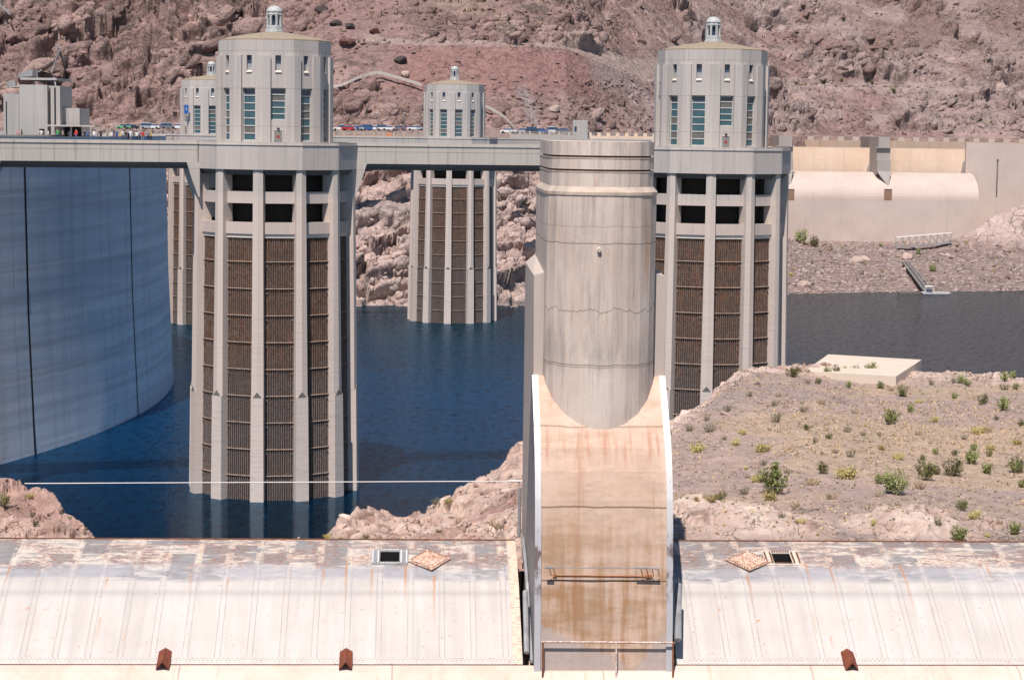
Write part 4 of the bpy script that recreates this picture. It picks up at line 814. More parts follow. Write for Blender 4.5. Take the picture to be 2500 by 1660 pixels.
# ================================================================ FAR SPILLWAY
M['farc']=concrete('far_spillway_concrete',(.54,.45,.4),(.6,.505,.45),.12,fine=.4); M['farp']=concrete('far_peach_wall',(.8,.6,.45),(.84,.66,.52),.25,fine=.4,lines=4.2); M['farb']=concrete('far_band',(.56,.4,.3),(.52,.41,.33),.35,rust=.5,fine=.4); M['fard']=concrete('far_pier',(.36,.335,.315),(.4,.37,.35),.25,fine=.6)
def fx(px,Y,py=400): return at(px,py,Y).x
fs=thing('far_spillway','long pale spillway across the lake with rounded crest and crenellated top wall','spillway',(fx(2100,722),722,0))
iv=Matrix.Translation((-fx(2100,722),-722,0))
xa,xb=fx(1700,722),fx(2393,722)
prof=[(738-16*math.sin(math.radians(q)),24.6+9.1*math.cos(math.radians(q))) for q in range(0,91,6)]+[(722,3)]
b=MB()
for i in range(len(prof)-1): b.face([(xa,*prof[i+1]),(xb,*prof[i+1]),(xb,*prof[i]),(xa,*prof[i])])
b.face([(xb,y,z) for y,z in prof]+[(xb,738,3)]); b.build('rounded_crest',M['farc'],fs,True,iv)
b=MB()
for i in range(3):
    pa=[1700,1935,2172][i]; pb=[1897,2143,2362][i]
    b.box(fx(pa,743),fx(pb,743),743,745,30,42.3)
b.build('channel_wall',M['farp'],fs,xf=iv)
b=MB(); b.box(xa,fx(2600,764),764,767,30,44.9); b.build('road_wall',M['farb'],fs,xf=iv)
b=MB(); b.box(xb-1.5,fx(2600,740),738.1,740,0,44.6); b.build('wing_wall',M['farc'],fs,xf=iv)
b=MB(); x=xa; k=0
while x<fx(2560,764):
    b.box(x,x+2.3,764.2,766.8,44.903,46.25); x+=5.6
for zz in (45.3,45.8): b.box(xa,fx(2560,764),765.3,765.4,zz,zz+.08)
b.build('crenellation',M['farc'],fs,xf=iv)
for c0,c1 in ((1897,1935),(2140,2173)):
    p=fthing; a0,a1=fx(c0,728),fx(c1,728); b=MB(); b.box(a0,a1,728,764,33,42.4); b.prism([(a0+.4,727.4),(a1-.4,727.4),(a1-.1,764),(a0+.1,764)],42.403,46.3)
    cx=a0+(a1-a0)*.78; b.hexa([(cx-.2,724.2,29.2),(cx+.2,724.2,29.2),(cx+.2,728,29.2),(cx-.2,728,29.2)],[(a0,726.4,34.2),(a1,726.4,34.2),(a1,728,34.2),(a0,728,34.2)]); b.box(a0,a1,726.4,728,34.2,38)
    b.box(a0-.5,a1+.5,727,728,42.4,42.7); b.build('pier',M['fard'],fs,xf=iv)
for c0,c1,c2 in ((2118,2132,2144),(2349,2360,2373)):  # grey wedges shaped in place of the triangular shadows at the panel ends
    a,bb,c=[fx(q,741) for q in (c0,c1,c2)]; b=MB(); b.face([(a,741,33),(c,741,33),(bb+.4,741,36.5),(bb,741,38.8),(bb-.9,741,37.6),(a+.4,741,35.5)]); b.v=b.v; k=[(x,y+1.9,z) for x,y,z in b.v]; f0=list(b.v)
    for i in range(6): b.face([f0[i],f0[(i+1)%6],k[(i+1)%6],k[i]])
    b.build('shadow_wedge',M['fard'],fs,xf=iv)
for c0 in (1922,2161): 
    b=MB(); a0,a1=fx(c0,721.9),fx(c0+19,721.9); z0,z1=at(c0,488,721.9).z,at(c0,462,721.9).z; b.box(a0,a1,721.86,721.99,z0,z1-.25,0); b.box(a0,a1,721.84,721.99,z1-.247,z1,1); b.build('portal',[M['portal'] if 'portal' in M else M.setdefault('portal',plain('rusty_portal',(.3,.19,.13),.8)),M['black']],fs,xf=iv)
p=at(2434,440,719); b=MB(); b.tube([(p.x,719,p.z-6),(p.x,719,p.z+6.5)],.22,6); b.lathe([(.1,p.z+6.4),(.45,p.z+6.6),(.45,p.z+7.1),(.1,p.z+7.3)],8,(p.x,719)); tag(b.build('gauge_pole',M['soffit']),'slim dark pole standing before the far spillway end wall','pole')
# ---------------------------------------------------------------- walls, kiosk and railing at the far road
def wall(px0,px1,y0,y1,Y,Yb,mat,label,cren=False,name='retaining_wall'):
    t=thing(name,label,'wall',(at(px0,y0,Y).x,Y,0)); iv=Matrix.Translation((-at(px0,y0,Y).x,-Y,0)); A=at(px0,y0,Y); B=at(px1,y0,Yb); zt=(at(px0,y0,Y).z+at(px1,y1,Yb).z)/2
    b=MB(); b.hexa([(A.x,A.y,zt-6),(B.x,B.y,zt-6),(B.x,B.y+.7,zt-6),(A.x,A.y+.7,zt-6)],[(A.x,A.y,zt),(B.x,B.y,zt),(B.x,B.y+.7,zt),(A.x,A.y+.7,zt)]); b.build('wall_face',mat,t,xf=iv)
    b=MB(); n=int((B-A).length/2.6)
    for i in range(n+1):
        p=A.lerp(B,i/n); w_=.5 if cren else .28; b.box(p.x-w_,p.x+w_,p.y+.1,p.y+.6,zt+.002,zt+(.9 if cren else .95))
    b.build('post',mat,t,xf=iv)
    b=MB()
    for z in (.35,.62,.85):
        b.tube([(A.x,A.y+.35,zt+z),(B.x,B.y+.35,zt+z)],.05,4)
    b.build('rail',M['galv'],t,xf=iv); return t
wall(1245,1437,329,331,543,546,M['bridge'],'grey road wall with posts and rails beside the small kiosk')
wall(1440,1620,332,334,575,580,M['farp'],'peach crenellated wall seen above the spillway pier top',True)
wall(815,1035,330,333,560,562,M['farb'],'low rubble wall below the parked cars in the middle distance')
wall(230,445,325,328,572,570,M['soffit'],'dark low wall below the cars left of the towers')
kx=at(1417,330,544); t=thing('kiosk','small grey concrete kiosk standing on the far road wall','kiosk',(kx.x,kx.y,kx.z-1)); b=MB(); b.box(-2,1.9,0,3.5,-.5,4.6); b.box(-1.9,1.8,.1,3.4,4.6,4.9); b.build('wall',M['kiosk'],t); b=MB(); b.box(-1.6,-1.0,-.05,-.003,1.9,3.2); b.build('window',M['blueglass'],t)
# ---------------------------------------------------------------- elevator tower block on the dam crest
et=thing('elevator_tower','pale concrete elevator tower block with dark vertical grooves on the dam crest','tower',(at(85,330,338).x,338,43.5)); o=at(85,330,338); iv=Matrix.Translation((-o.x,-338,-43.5))
def bx(x0,x1,ytop,Y0,Y1,zb=42): 
    a,c=at(x0,ytop,Y0),at(x1,ytop,Y0); return (a.x,c.x,Y0,Y1,zb,a.z)
b=MB(); b.box(*bx(47,115,207,335,347)); b.box(*bx(49.5,138,190,335.4,346.5,54.0)); b.build('main_block',M['kiosk'],et,xf=iv)
b=MB(); b.box(*bx(8,46.8,229,337,346)); b.box(*bx(9.5,46.8,213,337.4,345.6,53)); b.build('side_block',M['kiosk'],et,xf=iv)
b=MB(); b.box(*bx(115.1,146,210,335.9,345)); b.build('ribbed_block',M['kiosk'],et,xf=iv)
b=MB()
for x0,w_ in ((116,2),(120.5,2),(132,3.5)): a=bx(x0,x0+w_,210,335.8,335.897,45.4); b.box(*a[:5],a[5]-.3)
a=bx(14,16,248,336.9,336.997,45.2); b.box(*a); b.build('groove',M['black'],et,xf=iv)
b=MB(); a=bx(96,108,315,334.9,334.997,44.3); b.box(*a); b.build('opening',M['black'],et,xf=iv)
b=MB(); b.box(*bx(147,194,264,338,346)); tag(b.build('annex',M['kiosk']),'low plain concrete annex beside the elevator tower','building')
t=thing('canopy','flat roofed canopy over the crowd on the dam crest','canopy',(at(170,306,333).x,333,44.2)); b=MB(); A=at(116,305,330); B=at(232,308,333); b.hexa([(A.x-o.x*0,330,A.z-.25),(B.x,333,A.z-.25),(B.x,337,A.z-.25),(A.x,337,A.z-.25)],[(A.x,330,A.z),(B.x,333,A.z),(B.x,337,A.z),(A.x,337,A.z)])
iv=Matrix.Translation((-at(170,306,333).x,-333,-44.2)); b.build('roof',M['bridge'],t,xf=iv); b=MB(); b.box(A.x+1.3,B.x-3,336.5,336.9,44.2,A.z-.253); b.build('back_wall',M['black'],t,xf=iv)
for x in (A.x+.8,A.x+3.2,B.x-.6): b=MB(); b.box(x-.1,x+.1,332.6,332.8,44.2,A.z-.253); b.build('post',M['galv'],t,xf=iv)
p=at(70,184,341); b=MB(); b.hexa([(p.x-1.5,340,p.z-.4),(p.x+.8,340,p.z-.2),(p.x+.8,343,p.z-.2),(p.x-1.5,343,p.z-.4)],[(p.x-1.4,340,p.z+.2),(p.x+.9,340,p.z+.9),(p.x+.9,343,p.z+.9),(p.x-1.4,343,p.z+.2)]); b.tube([(p.x+1.4,341,p.z-.6),(p.x+1.4,341,p.z+.5),(p.x+2.2,341,p.z+.9)],.1,5); tag(b.build('rooftop_unit',M['galv']),'small metal unit on the roof of the elevator tower','machine')
p=at(31,207,341); b=MB(); b.box(p.x-.7,p.x+.7,340,341,p.z-.2,p.z+.5); b.box(p.x-.6,p.x-.5,340.2,340.4,p.z-.6,p.z-.2); b.box(p.x+.5,p.x+.6,340.2,340.4,p.z-.6,p.z-.2); tag(b.build('rooftop_cabinet',M['galv']),'small cabinet on the roof of the lower side block','machine')
# ---------------------------------------------------------------- people
def person_mesh(v):
    V=[(0,0,.95),(0,0,1.2),(0,0,1.42),(0,0,1.5),(0,0,1.62),(0,.0,1.72),(-.1,0,.9),(-.11,.02*v,.5),(-.12,0,.06),(-.12,-.14,.04),(.1,0,.9),(.11,-.03*v,.5),(.12,.05*v,.06),(.12,-.09+.05*v,.04),(-.2,0,1.4),(-.27,.02,1.12),(-.25,-.14-.06*v,.92),(.2,0,1.4),(.28,0,1.12),(.22,-.2,1.0+.18*v)]
    Ed=[(0,1),(1,2),(2,3),(3,4),(4,5),(0,6),(6,7),(7,8),(8,9),(0,10),(10,11),(11,12),(12,13),(2,14),(14,15),(15,16),(2,17),(17,18),(18,19)]
    R=[.15,.14,.15,.06,.1,.07,.1,.07,.05,.04,.1,.07,.05,.04,.07,.05,.035,.07,.05,.035]
    me=bpy.data.meshes.new('tmp'); me.from_pydata(V,Ed,[]); o=bpy.data.objects.new('tmp',me); C.objects.link(o); s=o.modifiers.new('s','SKIN')
    for i,r in enumerate(R): me.skin_vertices[0].data[i].radius=(r,r*.8 if i<3 else r)
    me.skin_vertices[0].data[0].use_root=True; u=o.modifiers.new('u','SUBSURF'); u.levels=1; u.render_levels=1
    dg=bpy.context.evaluated_depsgraph_get(); n=bpy.data.meshes.new_from_object(o.evaluated_get(dg)); bpy.data.objects.remove(o)
    n.materials.clear()
    for _ in range(4): n.materials.append(M['skin'])
    for p in n.polygons:
        c=p.center; p.material_index=1 if (.93<c.z<1.47 and abs(c.x)<.27 and (abs(c.x)<.2 or c.z>1.18)) else (2 if c.z<=.93 and abs(c.x)<.2 else (3 if c.z>1.66 or (c.z>1.55 and c.y>.03) else 0))
    n.polygons.foreach_set('use_smooth',[True]*len(n.polygons)); return n
M['skin']=plain('skin',(.45,.27,.19),.6); M['hair']=plain('hair',(.05,.03,.02),.7)
CL={k:plain('cloth_'+k,c,.8,sc=6) for k,c in dict(white=(.75,.75,.75),red=(.6,.03,.03),green=(.04,.35,.1),blue=(.05,.12,.35),black=(.03,.03,.035),yellow=(.65,.5,.12),grey=(.3,.3,.32),pink=(.6,.3,.33),navy=(.02,.03,.1),orange=(.7,.2,.05),pale_blue=(.3,.45,.65)).items()}
PM=[person_mesh(v) for v in (0,1,.5)]
crowd=[(44,'pink'),(53,'black'),(101,'white'),(118,'white'),(141,'green'),(153,'grey'),(170,'pale_blue'),(186,'red'),(206,'navy'),(214,'blue'),(230,'white'),(238,'pale_blue'),(246,'black'),(262,'grey'),(278,'navy'),(294,'yellow'),(307,'black'),(318,'white'),(326,'grey'),(334,'white'),(341,'pale_blue'),(348,'red'),(353,'pink'),(361,'grey'),(368,'yellow'),(223,'black'),(272,'white'),(285,'blue'),(300,'white'),(313,'navy')]
crowd.sort(); ORD=['first','second','third','fourth','fifth','sixth','seventh','eighth']; cc_={}
for i,(px,cn) in enumerate(crowd):
    k_=cc_.get(cn,0); cc_[cn]=k_+1
    Y=327+ (i*37%7)*1.3 if px>118 else 331; p=at(px,330,Y); o=link('person',PM[i%3],None,(p.x,Y,44.22)); o.rotation_euler=(0,0,(i*1.7)%6.28); s=.97+.06*((i*5)%3); o.scale=(s*1.1,s*1.1,s*1.03)
    for si,mm in ((1,CL[cn]),(2,CL[['navy','black','grey','blue'][i%4]]),(3,M['hair'])): o.material_slots[si].link='OBJECT'; o.material_slots[si].material=mm
    tag(o,'%s person in a %s top counting from the left along the dam crest'%(ORD[k_],cn.replace('_',' ')),'person','visitors on the dam crest')
for px,py,cn in ((960,318,'white'),(967,318,'black')):
    p=at(px,py+4,585); o=link('person',PM[0],None,(p.x,585,46.0)); tag(o,'person in %s top beside the far parked cars'%cn,'person','visitors at the far road')
    for si,mm in ((1,CL[cn]),(2,CL['navy']),(3,M['hair'])): o.material_slots[si].link='OBJECT'; o.material_slots[si].material=mm
# ---------------------------------------------------------------- cars
PAINT={k:plain('car_'+k,c,.3,0,.05,.6) for k,c in dict(white=(.75,.75,.75),silver=(.4,.42,.44),black=(.03,.03,.035),red=(.5,.03,.03),blue=(.05,.12,.3),grey=(.18,.19,.2),green=(.15,.4,.2)).items()}
def car_parts(v):
    out={}; L=4.5;H=[1.45,1.8,1.75][v]; cab=[(-1.5,-.85,.8,1.35),(-2.05,-1.9,.7,1.3),(-.3,-.15,.9,1.5)][v]
    b=MB(); sec=[(-2.25,.35,.75),(-2.2,.35,.95),(1.5,.3,.98),(2.1,.3,.85),(2.25,.35,.65)]
    for i in range(len(sec)-1):
        (x0,a0,c0),(x1,a1,c1)=sec[i],sec[i+1]; b.hexa([(x0,-.88,a0),(x1,-.88,a1),(x1,.88,a1),(x0,.88,a0)],[(x0,-.84,c0),(x1,-.84,c1),(x1,.84,c1),(x0,.84,c0)])
    r=[(cab[0],.95),(cab[1],H),(cab[2],H),(cab[3],.97)]; b.hexa([(r[1][0]-.02,-.66,H-.06),(r[2][0]+.02,-.66,H-.06),(r[2][0]+.02,.66,H-.06),(r[1][0]-.02,.66,H-.06)],[(r[1][0],-.62,H),(r[2][0],-.62,H),(r[2][0],.62,H),(r[1][0],.62,H)])
    out['body']=b; g=MB(); g.hexa([(r[0][0],-.8,.96),(r[3][0],-.8,.96),(r[3][0],.8,.96),(r[0][0],.8,.96)],[(r[1][0],-.65,H-.062),(r[2][0],-.65,H-.062),(r[2][0],.65,H-.062),(r[1][0],.65,H-.062)]); out['window']=g
    for i,(x,s) in enumerate(((-1.4,-1),(1.4,-1),(-1.4,1),(1.4,1))):
        w_=MB(); w_.tube([(x,s*.78,.33),(x,s*.92,.33)],.33,12); out['wheel%d'%i]=w_
    return out
CM={}
def car(px,py,v,colr,label,rz=0,Y=None):
    g=ground(HS,px,py,6); 
    if Y: g=at(px,py,Y)
    t=thing('parked_car',label,'car',g+Vector((0,-.5,.05)),rz,'cars parked along the far road')
    for k,mb in car_parts(v).items():
        nm=k.rstrip('0123'); key=(v,k,colr if nm=='body' else '')
        if key not in CM: CM[key]=mb.mesh(nm,PAINT[colr] if nm=='body' else (M['blueglass'] if nm=='window' else M['black']))
        link(nm,CM[key],t)
for i,(px,v,c_,lb) in enumerate([(305,0,'green','small green car at the left end of the far road'),(322,0,'black','black car next to the green one'),(362,1,'silver','silver van left of the distant towers'),(375,0,'white','white car touching the silver van'),(400,0,'blue','blue car before the far left tower'),(412,1,'grey','grey car before the far left tower'),(437,0,'white','white car just left of the far left tower wall'),
  (831,2,'white','white pickup truck first in the middle row of parked cars'),(852,0,'red','dark red car half hidden behind the white pickup'),(873,0,'silver','silver car left of the first lamp post'),(888,0,'blue','blue car third from the white pickup'),(902,1,'blue','blue van left of the first lamp post'),(916,0,'white','white car beside the first lamp post'),(937,1,'silver','silver van right of the first lamp post'),(950,0,'white','white car right of the silver van'),(975,0,'grey','grey car left of the second lamp post'),(998,0,'red','bright red car right of the second lamp post'),(1012,0,'white','white car behind the bright red one'),(1020,0,'silver','silver car at the right end of the middle row'),
  (1277,0,'silver','silver car left of the kiosk wall'),(1302,1,'black','black car between two pale cars near the kiosk'),(1320,0,'blue','blue car near the kiosk'),(1353,1,'white','white van near the kiosk'),(1375,0,'grey','grey car closest to the kiosk'),(1242,0,'white','white car right of the middle distant tower')]):
    if px<500: Yc=592
    elif px<1100: Yc=588
    else: Yc=556
    car(px,{0:316,1:320,2:325}[0 if px<500 else (1 if px<1100 else 2)]+ (2 if px>1100 else 0),v,PAINT and c_,lb,(.12 if i%3 else 2.9),Yc)
for px,lb in ((921,'lamp post beside the first parked cars'),(987,'lamp post left of the bright red parked car')):
    p=at(px,320,586); t=thing('lamp_post',lb,'lamp post',(p.x,586,p.z),0,'lamp posts by the far car park'); b=MB(); b.tube([(0,0,0),(0,0,5)],.09,6,r1=.06); b.build('pole',M['galv'],t); b=MB(); b.box(-.5,.5,-.12,.12,4.95,5.08); b.build('lamp_head',M['white'],t)
b=MB(); p=at(950,331,580)
for i in range(3): q=at(946+i*4,327,580); b=MB(); b.prism([(q.x-.35,580),(q.x+.35,580),(q.x+.35,580.6),(q.x-.35,580.6)],q.z-.7,q.z+.5,0,[(q.x-.12,580.2),(q.x+.12,580.2),(q.x+.12,580.4),(q.x-.12,580.4)]); tag(b.build('traffic_barrel',CL['orange']),['leftmost','middle','rightmost'][i]+' small orange traffic barrel below the parked cars','barrel','orange barrels by the far road')
# ---------------------------------------------------------------- pipes, guard walls on the slope
def follow(pts,off=(0,-1.2,.6),n=8,SV=None):
    out=[]
    for (a,b_),(c,d) in zip(pts[:-1],pts[1:]):
        for k in range(n): 
            g=ground(HS,a+(c-a)*k/n,b_+(d-b_)*k/n,7)
            if g: out.append(g+Vector(off))
    g=ground(HS,*pts[-1],7)
    if g: out.append(g+Vector(off))
    if len(out)>4:                                        # relax
        for _ in range(3): out=[out[0]]+[(out[i-1]+out[i]*2+out[i+1])/4 for i in range(1,len(out)-1)]+[out[-1]]
    return out
for pts,lb in (([(0,22),(34,50)],'pale pipe segment on the slope at the upper left corner'),([(138,117),(155,131),(153,146),(134,190)],'bent grey pipe descending behind the elevator tower'),([(141,205),(150,228),(169,262)],'white pipe running down to the low annex')):
    b=MB(); b.tube(follow(pts,n=5,off=(0,-5,1.5)),.28,6); tag(b.build('pipe',M['galv']),lb,'pipe')
for pts,lb in (([(812,216),(840,203),(868,190),(903,178),(935,179),(975,188),(1035,207)],'curving pale guard wall of the old path between the towers'),([(1188,258),(1215,272),(1240,290),(1262,312)],'guard wall of the path right of the middle distant tower')):
    F_=follow(pts,n=4,off=(0,-3.2,.6)); b=MB()
    for i in range(len(F_)-1):
        a,c=F_[i],F_[i+1]; b.hexa([(a.x,a.y,a.z-.6),(c.x,c.y,c.z-.6),(c.x,c.y+.5,c.z-.6),(a.x,a.y+.5,a.z-.6)],[(a.x,a.y,a.z+.35),(c.x,c.y,c.z+.35),(c.x,c.y+.5,c.z+.35),(a.x,a.y+.5,a.z+.35)])
    tag(b.build('guard_wall',M['bridge']),lb,'wall')
# ---------------------------------------------------------------- boulders
def boulder(p,r,mat,seed,flat=.75):
    bm=bmesh.new(); bmesh.ops.create_icosphere(bm,subdivisions=2,radius=1); rr=random.Random(seed); pl=[(Vector((rr.gauss(0,1),rr.gauss(0,1),rr.gauss(0,1))).normalized(),rr.uniform(.55,.85)) for _ in range(9)]
    for v in bm.verts:
        for n,d in pl:
            k=v.co.dot(n)
            if k>d: v.co-=n*(k-d)
        v.co*=1+rr.uniform(-.05,.05); v.co=Vector((v.co.x*r*1.15,v.co.y*r,v.co.z*r*flat))
    me=bpy.data.meshes.new('boulder'); bm.to_mesh(me); bm.free(); me.materials.append(mat); return link('boulder',me,None,p)
M['bdark']=plain('dark_boulder',(.09,.07,.07),.9,var=.5,sc=.8); M['bpale']=plain('pale_boulder',(.5,.39,.34),.9,var=.25,sc=.8); M['bred']=plain('brown_boulder',(.24,.13,.11),.9,var=.4,sc=.8)
for i,(px,py,r,m_,lb) in enumerate([(788,24,2.3,'bdark','large black boulder at the top beside the left lantern'),(820,53,1.9,'bdark','black boulder on the yellowish slope below the largest one'),(858,60,1.8,'bdark','wide black boulder right of its neighbour on the yellow slope'),(918,72,1.8,'bred','brown boulder above the talus edge'),(984,145,2.2,'bdark','isolated black boulder at the left edge of the red talus'),(848,103,2.6,'bred','tall reddish boulder beside the upper road start'),(1357,262,1.9,'bpale','pale flat boulder low on the red talus'),(995,178,1.6,'bpale','pale boulder above the path wall'),
   (2094,632,2.6,'bpale','pale rounded boulder on the right shore, left of a pair'),(2115,628,1.9,'bpale','pale boulder touching its larger neighbour on the shore'),(2208,624,2.5,'bpale','pale boulder just above the gangway'),(2213,655,1.9,'bpale','pinkish boulder beside the gangway'),(2316,622,1.9,'bpale','pale boulder on the shore right of the gangway'),(1965,690,2.0,'bpale','pale boulder near the waterline by the tower')]):
    g=ground(HS,px,py,7)
    if g: tag(boulder(g+Vector((0,-.5,.2)),r,M[m_],i+3),lb,'boulder')
# ---------------------------------------------------------------- shore things on the right
A=ground(HS,2187,600,8); B=ground(HS,2325,589,8); A=A or at(2187,600,700); Bz=B or at(2325,589,700); Y=A.y-2; a=at(2187,603,Y); c=at(2322,592,Y+1)
t=thing('truss_walkway','white truss walkway lying on the far shore below the spillway','walkway',a); iv=Matrix.Translation(-a); d=c-a; 
b=MB(); b.hexa([a+Vector((0,-.9,-.3)),c+Vector((0,-.9,-.3)),c+Vector((0,.9,-.3)),a+Vector((0,.9,-.3))],[a+Vector((0,-.9,.1)),c+Vector((0,-.9,.1)),c+Vector((0,.9,.1)),a+Vector((0,.9,.1))]); b.build('deck',M['galv'],t,xf=iv)
b=MB(); up=Vector((0,0,3.3)); b.hexa([a+up+Vector((0,-.9,-.12)),c+up+Vector((0,-.9,-.12)),c+up+Vector((0,.9,-.12)),a+up+Vector((0,.9,-.12))],[a+up+Vector((0,-.9,.12)),c+up+Vector((0,-.9,.12)),c+up+Vector((0,.9,.12)),a+up+Vector((0,.9,.12))]); b.build('top_chord',M['white'],t,xf=iv)
b=MB()
for k in range(9):
    p=a+d*(k/8); 
    for s in (-.85,.85):
        b.tube([p+Vector((0,s,0)),p+Vector((0,s,3.2))],.09,4)
        if k<8: q=a+d*((k+1)/8); b.tube([p+Vector((0,s,0)),q+Vector((0,s,3.2))] if k<4 else [p+Vector((0,s,3.2)),q+Vector((0,s,0))],.06,4)
b.build('truss_bars',M['galv'],t,xf=iv)
A=ground(HS,2216,640,8) or at(2216,640,650); W0=at(2262,708,612); t=thing('gangway','narrow grey gangway sloping down the shore to the barge','gangway',A); b=MB(); n=Vector((1,0,0))
P0=A+Vector((0,-1,.8)); P1=Vector((W0.x,612,.7)); b.hexa([P0-n*1.3,P1-n*1.3,P1+n*1.3,P0+n*1.3],[P0-n*1.3+Vector((0,0,.3)),P1-n*1.3+Vector((0,0,.3)),P1+n*1.3+Vector((0,0,.3)),P0+n*1.3+Vector((0,0,.3))])
iv=Matrix.Translation(-A); b.build('deck',M['soffit'],t,xf=iv)
for s in (-1.3,0,1.3):
    b=MB(); b.tube([P0+n*s+Vector((0,0,.9)),P1+n*s+Vector((0,0,.9))],.12,4); b.build('rail',M['galv'],t,xf=iv)
p=at(2282,712,608); t=thing('work_barge','small white work barge with a canopy moored at the far shore','boat',(p.x,608,0)); b=MB(); b.hexa([(-3.6,-1.1,.1),(3.8,-1.1,.1),(3.8,1.1,.1),(-3.6,1.1,.1)],[(-4,-1.3,.65),(4.6,-1.3,.65),(4.6,1.3,.65),(-4,1.3,.65)]); b.build('hull',M['white'],t)
b=MB(); b.hexa([(-3.7,-1.15,-.3),(3.9,-1.15,-.3),(3.9,1.15,-.3),(-3.7,1.15,-.3)],[(-3.65,-1.15,.098),(3.85,-1.15,.098),(3.85,1.15,.098),(-3.65,1.15,.098)]); b.build('waterline_band',CL['navy'],t)
b=MB(); b.box(-2.6,-.9,-.7,.7,.66,1.5); b.build('cabin',M['blueglass'],t)
b=MB(); b.prism([(-3,-.95),(-.5,-.95),(-.5,.95),(-3,.95)],2.35,2.5,0,[(-2.7,-.8),(-.8,-.8),(-.8,.8),(-2.7,.8)]); b.build('canopy',M['white'],t)
for x,y in ((-2.9,-.85),(-.6,-.85),(-2.9,.85),(-.6,.85)): b=MB(); b.tube([(x,y,.65),(x,y,2.36)],.06,5); b.build('post',M['white'],t)
q=at(2235,708,609); b=MB(); b.prism([(q.x-5,608.2),(q.x+4,608.2),(q.x+4,610.2),(q.x-5,610.2)],-.2,.5); tag(b.build('float_dock',M['soffit']),'low dark float at the foot of the gangway','dock')
# ================================================================ PLANTS
def leafmat(name,a,b_):
    m=NT(name,.8,.2); n=m.noise(m.pos(),7,3); return m.done(m.mix(m.rng(n,.35,.65),a,b_))
M['lg']=leafmat('leaf_green',(.14,.18,.055),(.32,.34,.13)); M['ly']=leafmat('leaf_yellow',(.34,.31,.09),(.6,.5,.22)); M['lo']=leafmat('leaf_olive',(.07,.085,.03),(.19,.17,.06)); M['lt']=leafmat('leaf_greygreen',(.22,.22,.14),(.36,.34,.24)); M['ld']=leafmat('leaf_straw',(.45,.33,.18),(.6,.47,.3)); M['stem']=plain('stem',(.2,.15,.1),.9)
def bush_mesh(kind,seed):
    rr=random.Random(seed); lf=MB(); st=MB(); tall={'g':1.0,'o':.85,'y':.62,'t':.55,'d':.5}[kind]; n={'g':20,'o':17,'y':22,'t':26,'d':26}[kind]
    for i in range(n):
        a=rr.uniform(0,6.283); sp={'g':.5,'o':.5,'y':.55,'t':.38,'d':.42}[kind]*math.sqrt(rr.random()); h=tall*rr.uniform(.55,1)*(1-.45*(sp/.6)**2)
        base=Vector((math.cos(a)*sp*.3,math.sin(a)*sp*.3,-.05)); tip=Vector((math.cos(a)*sp,math.sin(a)*sp,h)); mid=base.lerp(tip,.5)+Vector((math.cos(a)*sp*.15,math.sin(a)*sp*.15,0)); st.tube([base,mid,tip],.012,3,r1=.004)
        m={'g':26,'o':30,'y':26,'t':9,'d':8}[kind]
        for k in range(m):
            f=rr.uniform(.25 if kind in 'go' else .05,1.05); p=base.lerp(tip,f)+Vector((rr.gauss(0,1),rr.gauss(0,1),rr.gauss(0,.8)))*({'g':.06,'o':.075,'y':.09,'t':.05,'d':.05}[kind])
            if p.z<0: p.z=.02
            s=rr.uniform(.022,.05); u=Vector((rr.gauss(0,1),rr.gauss(0,1),rr.gauss(0,1))).normalized(); v=u.orthogonal().normalized(); 
            if kind in 'td': u=(tip-base).normalized()*2.4+u*.3; s*=.5
            if kind=='g': u=u*1.5
            lf.face([p-u*s-v*s*.5,p+u*s-v*s*.5,p+u*s+v*s*.5,p-u*s+v*s*.5])
    return lf,st
BM={}
for kd,mt in (('g','lg'),('o','lo'),('y','ly'),('t','lt'),('d','ld')):
    for s in range(3):
        lf,st=bush_mesh(kd,s*31+ord(kd)); BM[kd,s]=(lf.mesh('foliage',M[mt]),st.mesh('stems',M['stem']))
GN={'g':('green_shrub','small upright green shrub scattered over the gravel plateau','upright green shrubs on the plateau'),'o':('creosote_bush','small dark olive creosote bush on the gravel plateau','dark olive bushes on the plateau'),'y':('yellow_shrub','low rounded yellow green shrub scattered on the plateau gravel','yellow green shrubs on the plateau'),'t':('grey_tuft','small grey green tuft scattered on the plateau gravel','grey green tufts on the plateau'),'d':('dry_tuft','small straw coloured dry tuft on the plateau gravel','straw coloured tufts on the plateau')}
bc=[0]; LATE=[]
def bush(SV,px,py,wpx,kd,label=None,sc=1):
    g=ground(SV,px,py,5)
    if g is None: return
    s=bc[0]%3; bc[0]+=1; w_=wpx*g.y/FPX; k=1.1*w_/ {'g':.95,'o':1.0,'y':1.2,'t':.85,'d':.9}[kd]*sc; nm,lb,gr=GN[kd]
    o=thing(nm,label or lb,'shrub',g,random.uniform(0,6.28),gr)
    if not label: LATE.append((o,px,py,kd))
    o.scale=(k,k,k*{'g':1.05,'y':.95}.get(kd,1)); link('foliage',BM[kd,s][0],o); link('stems',BM[kd,s][1],o)
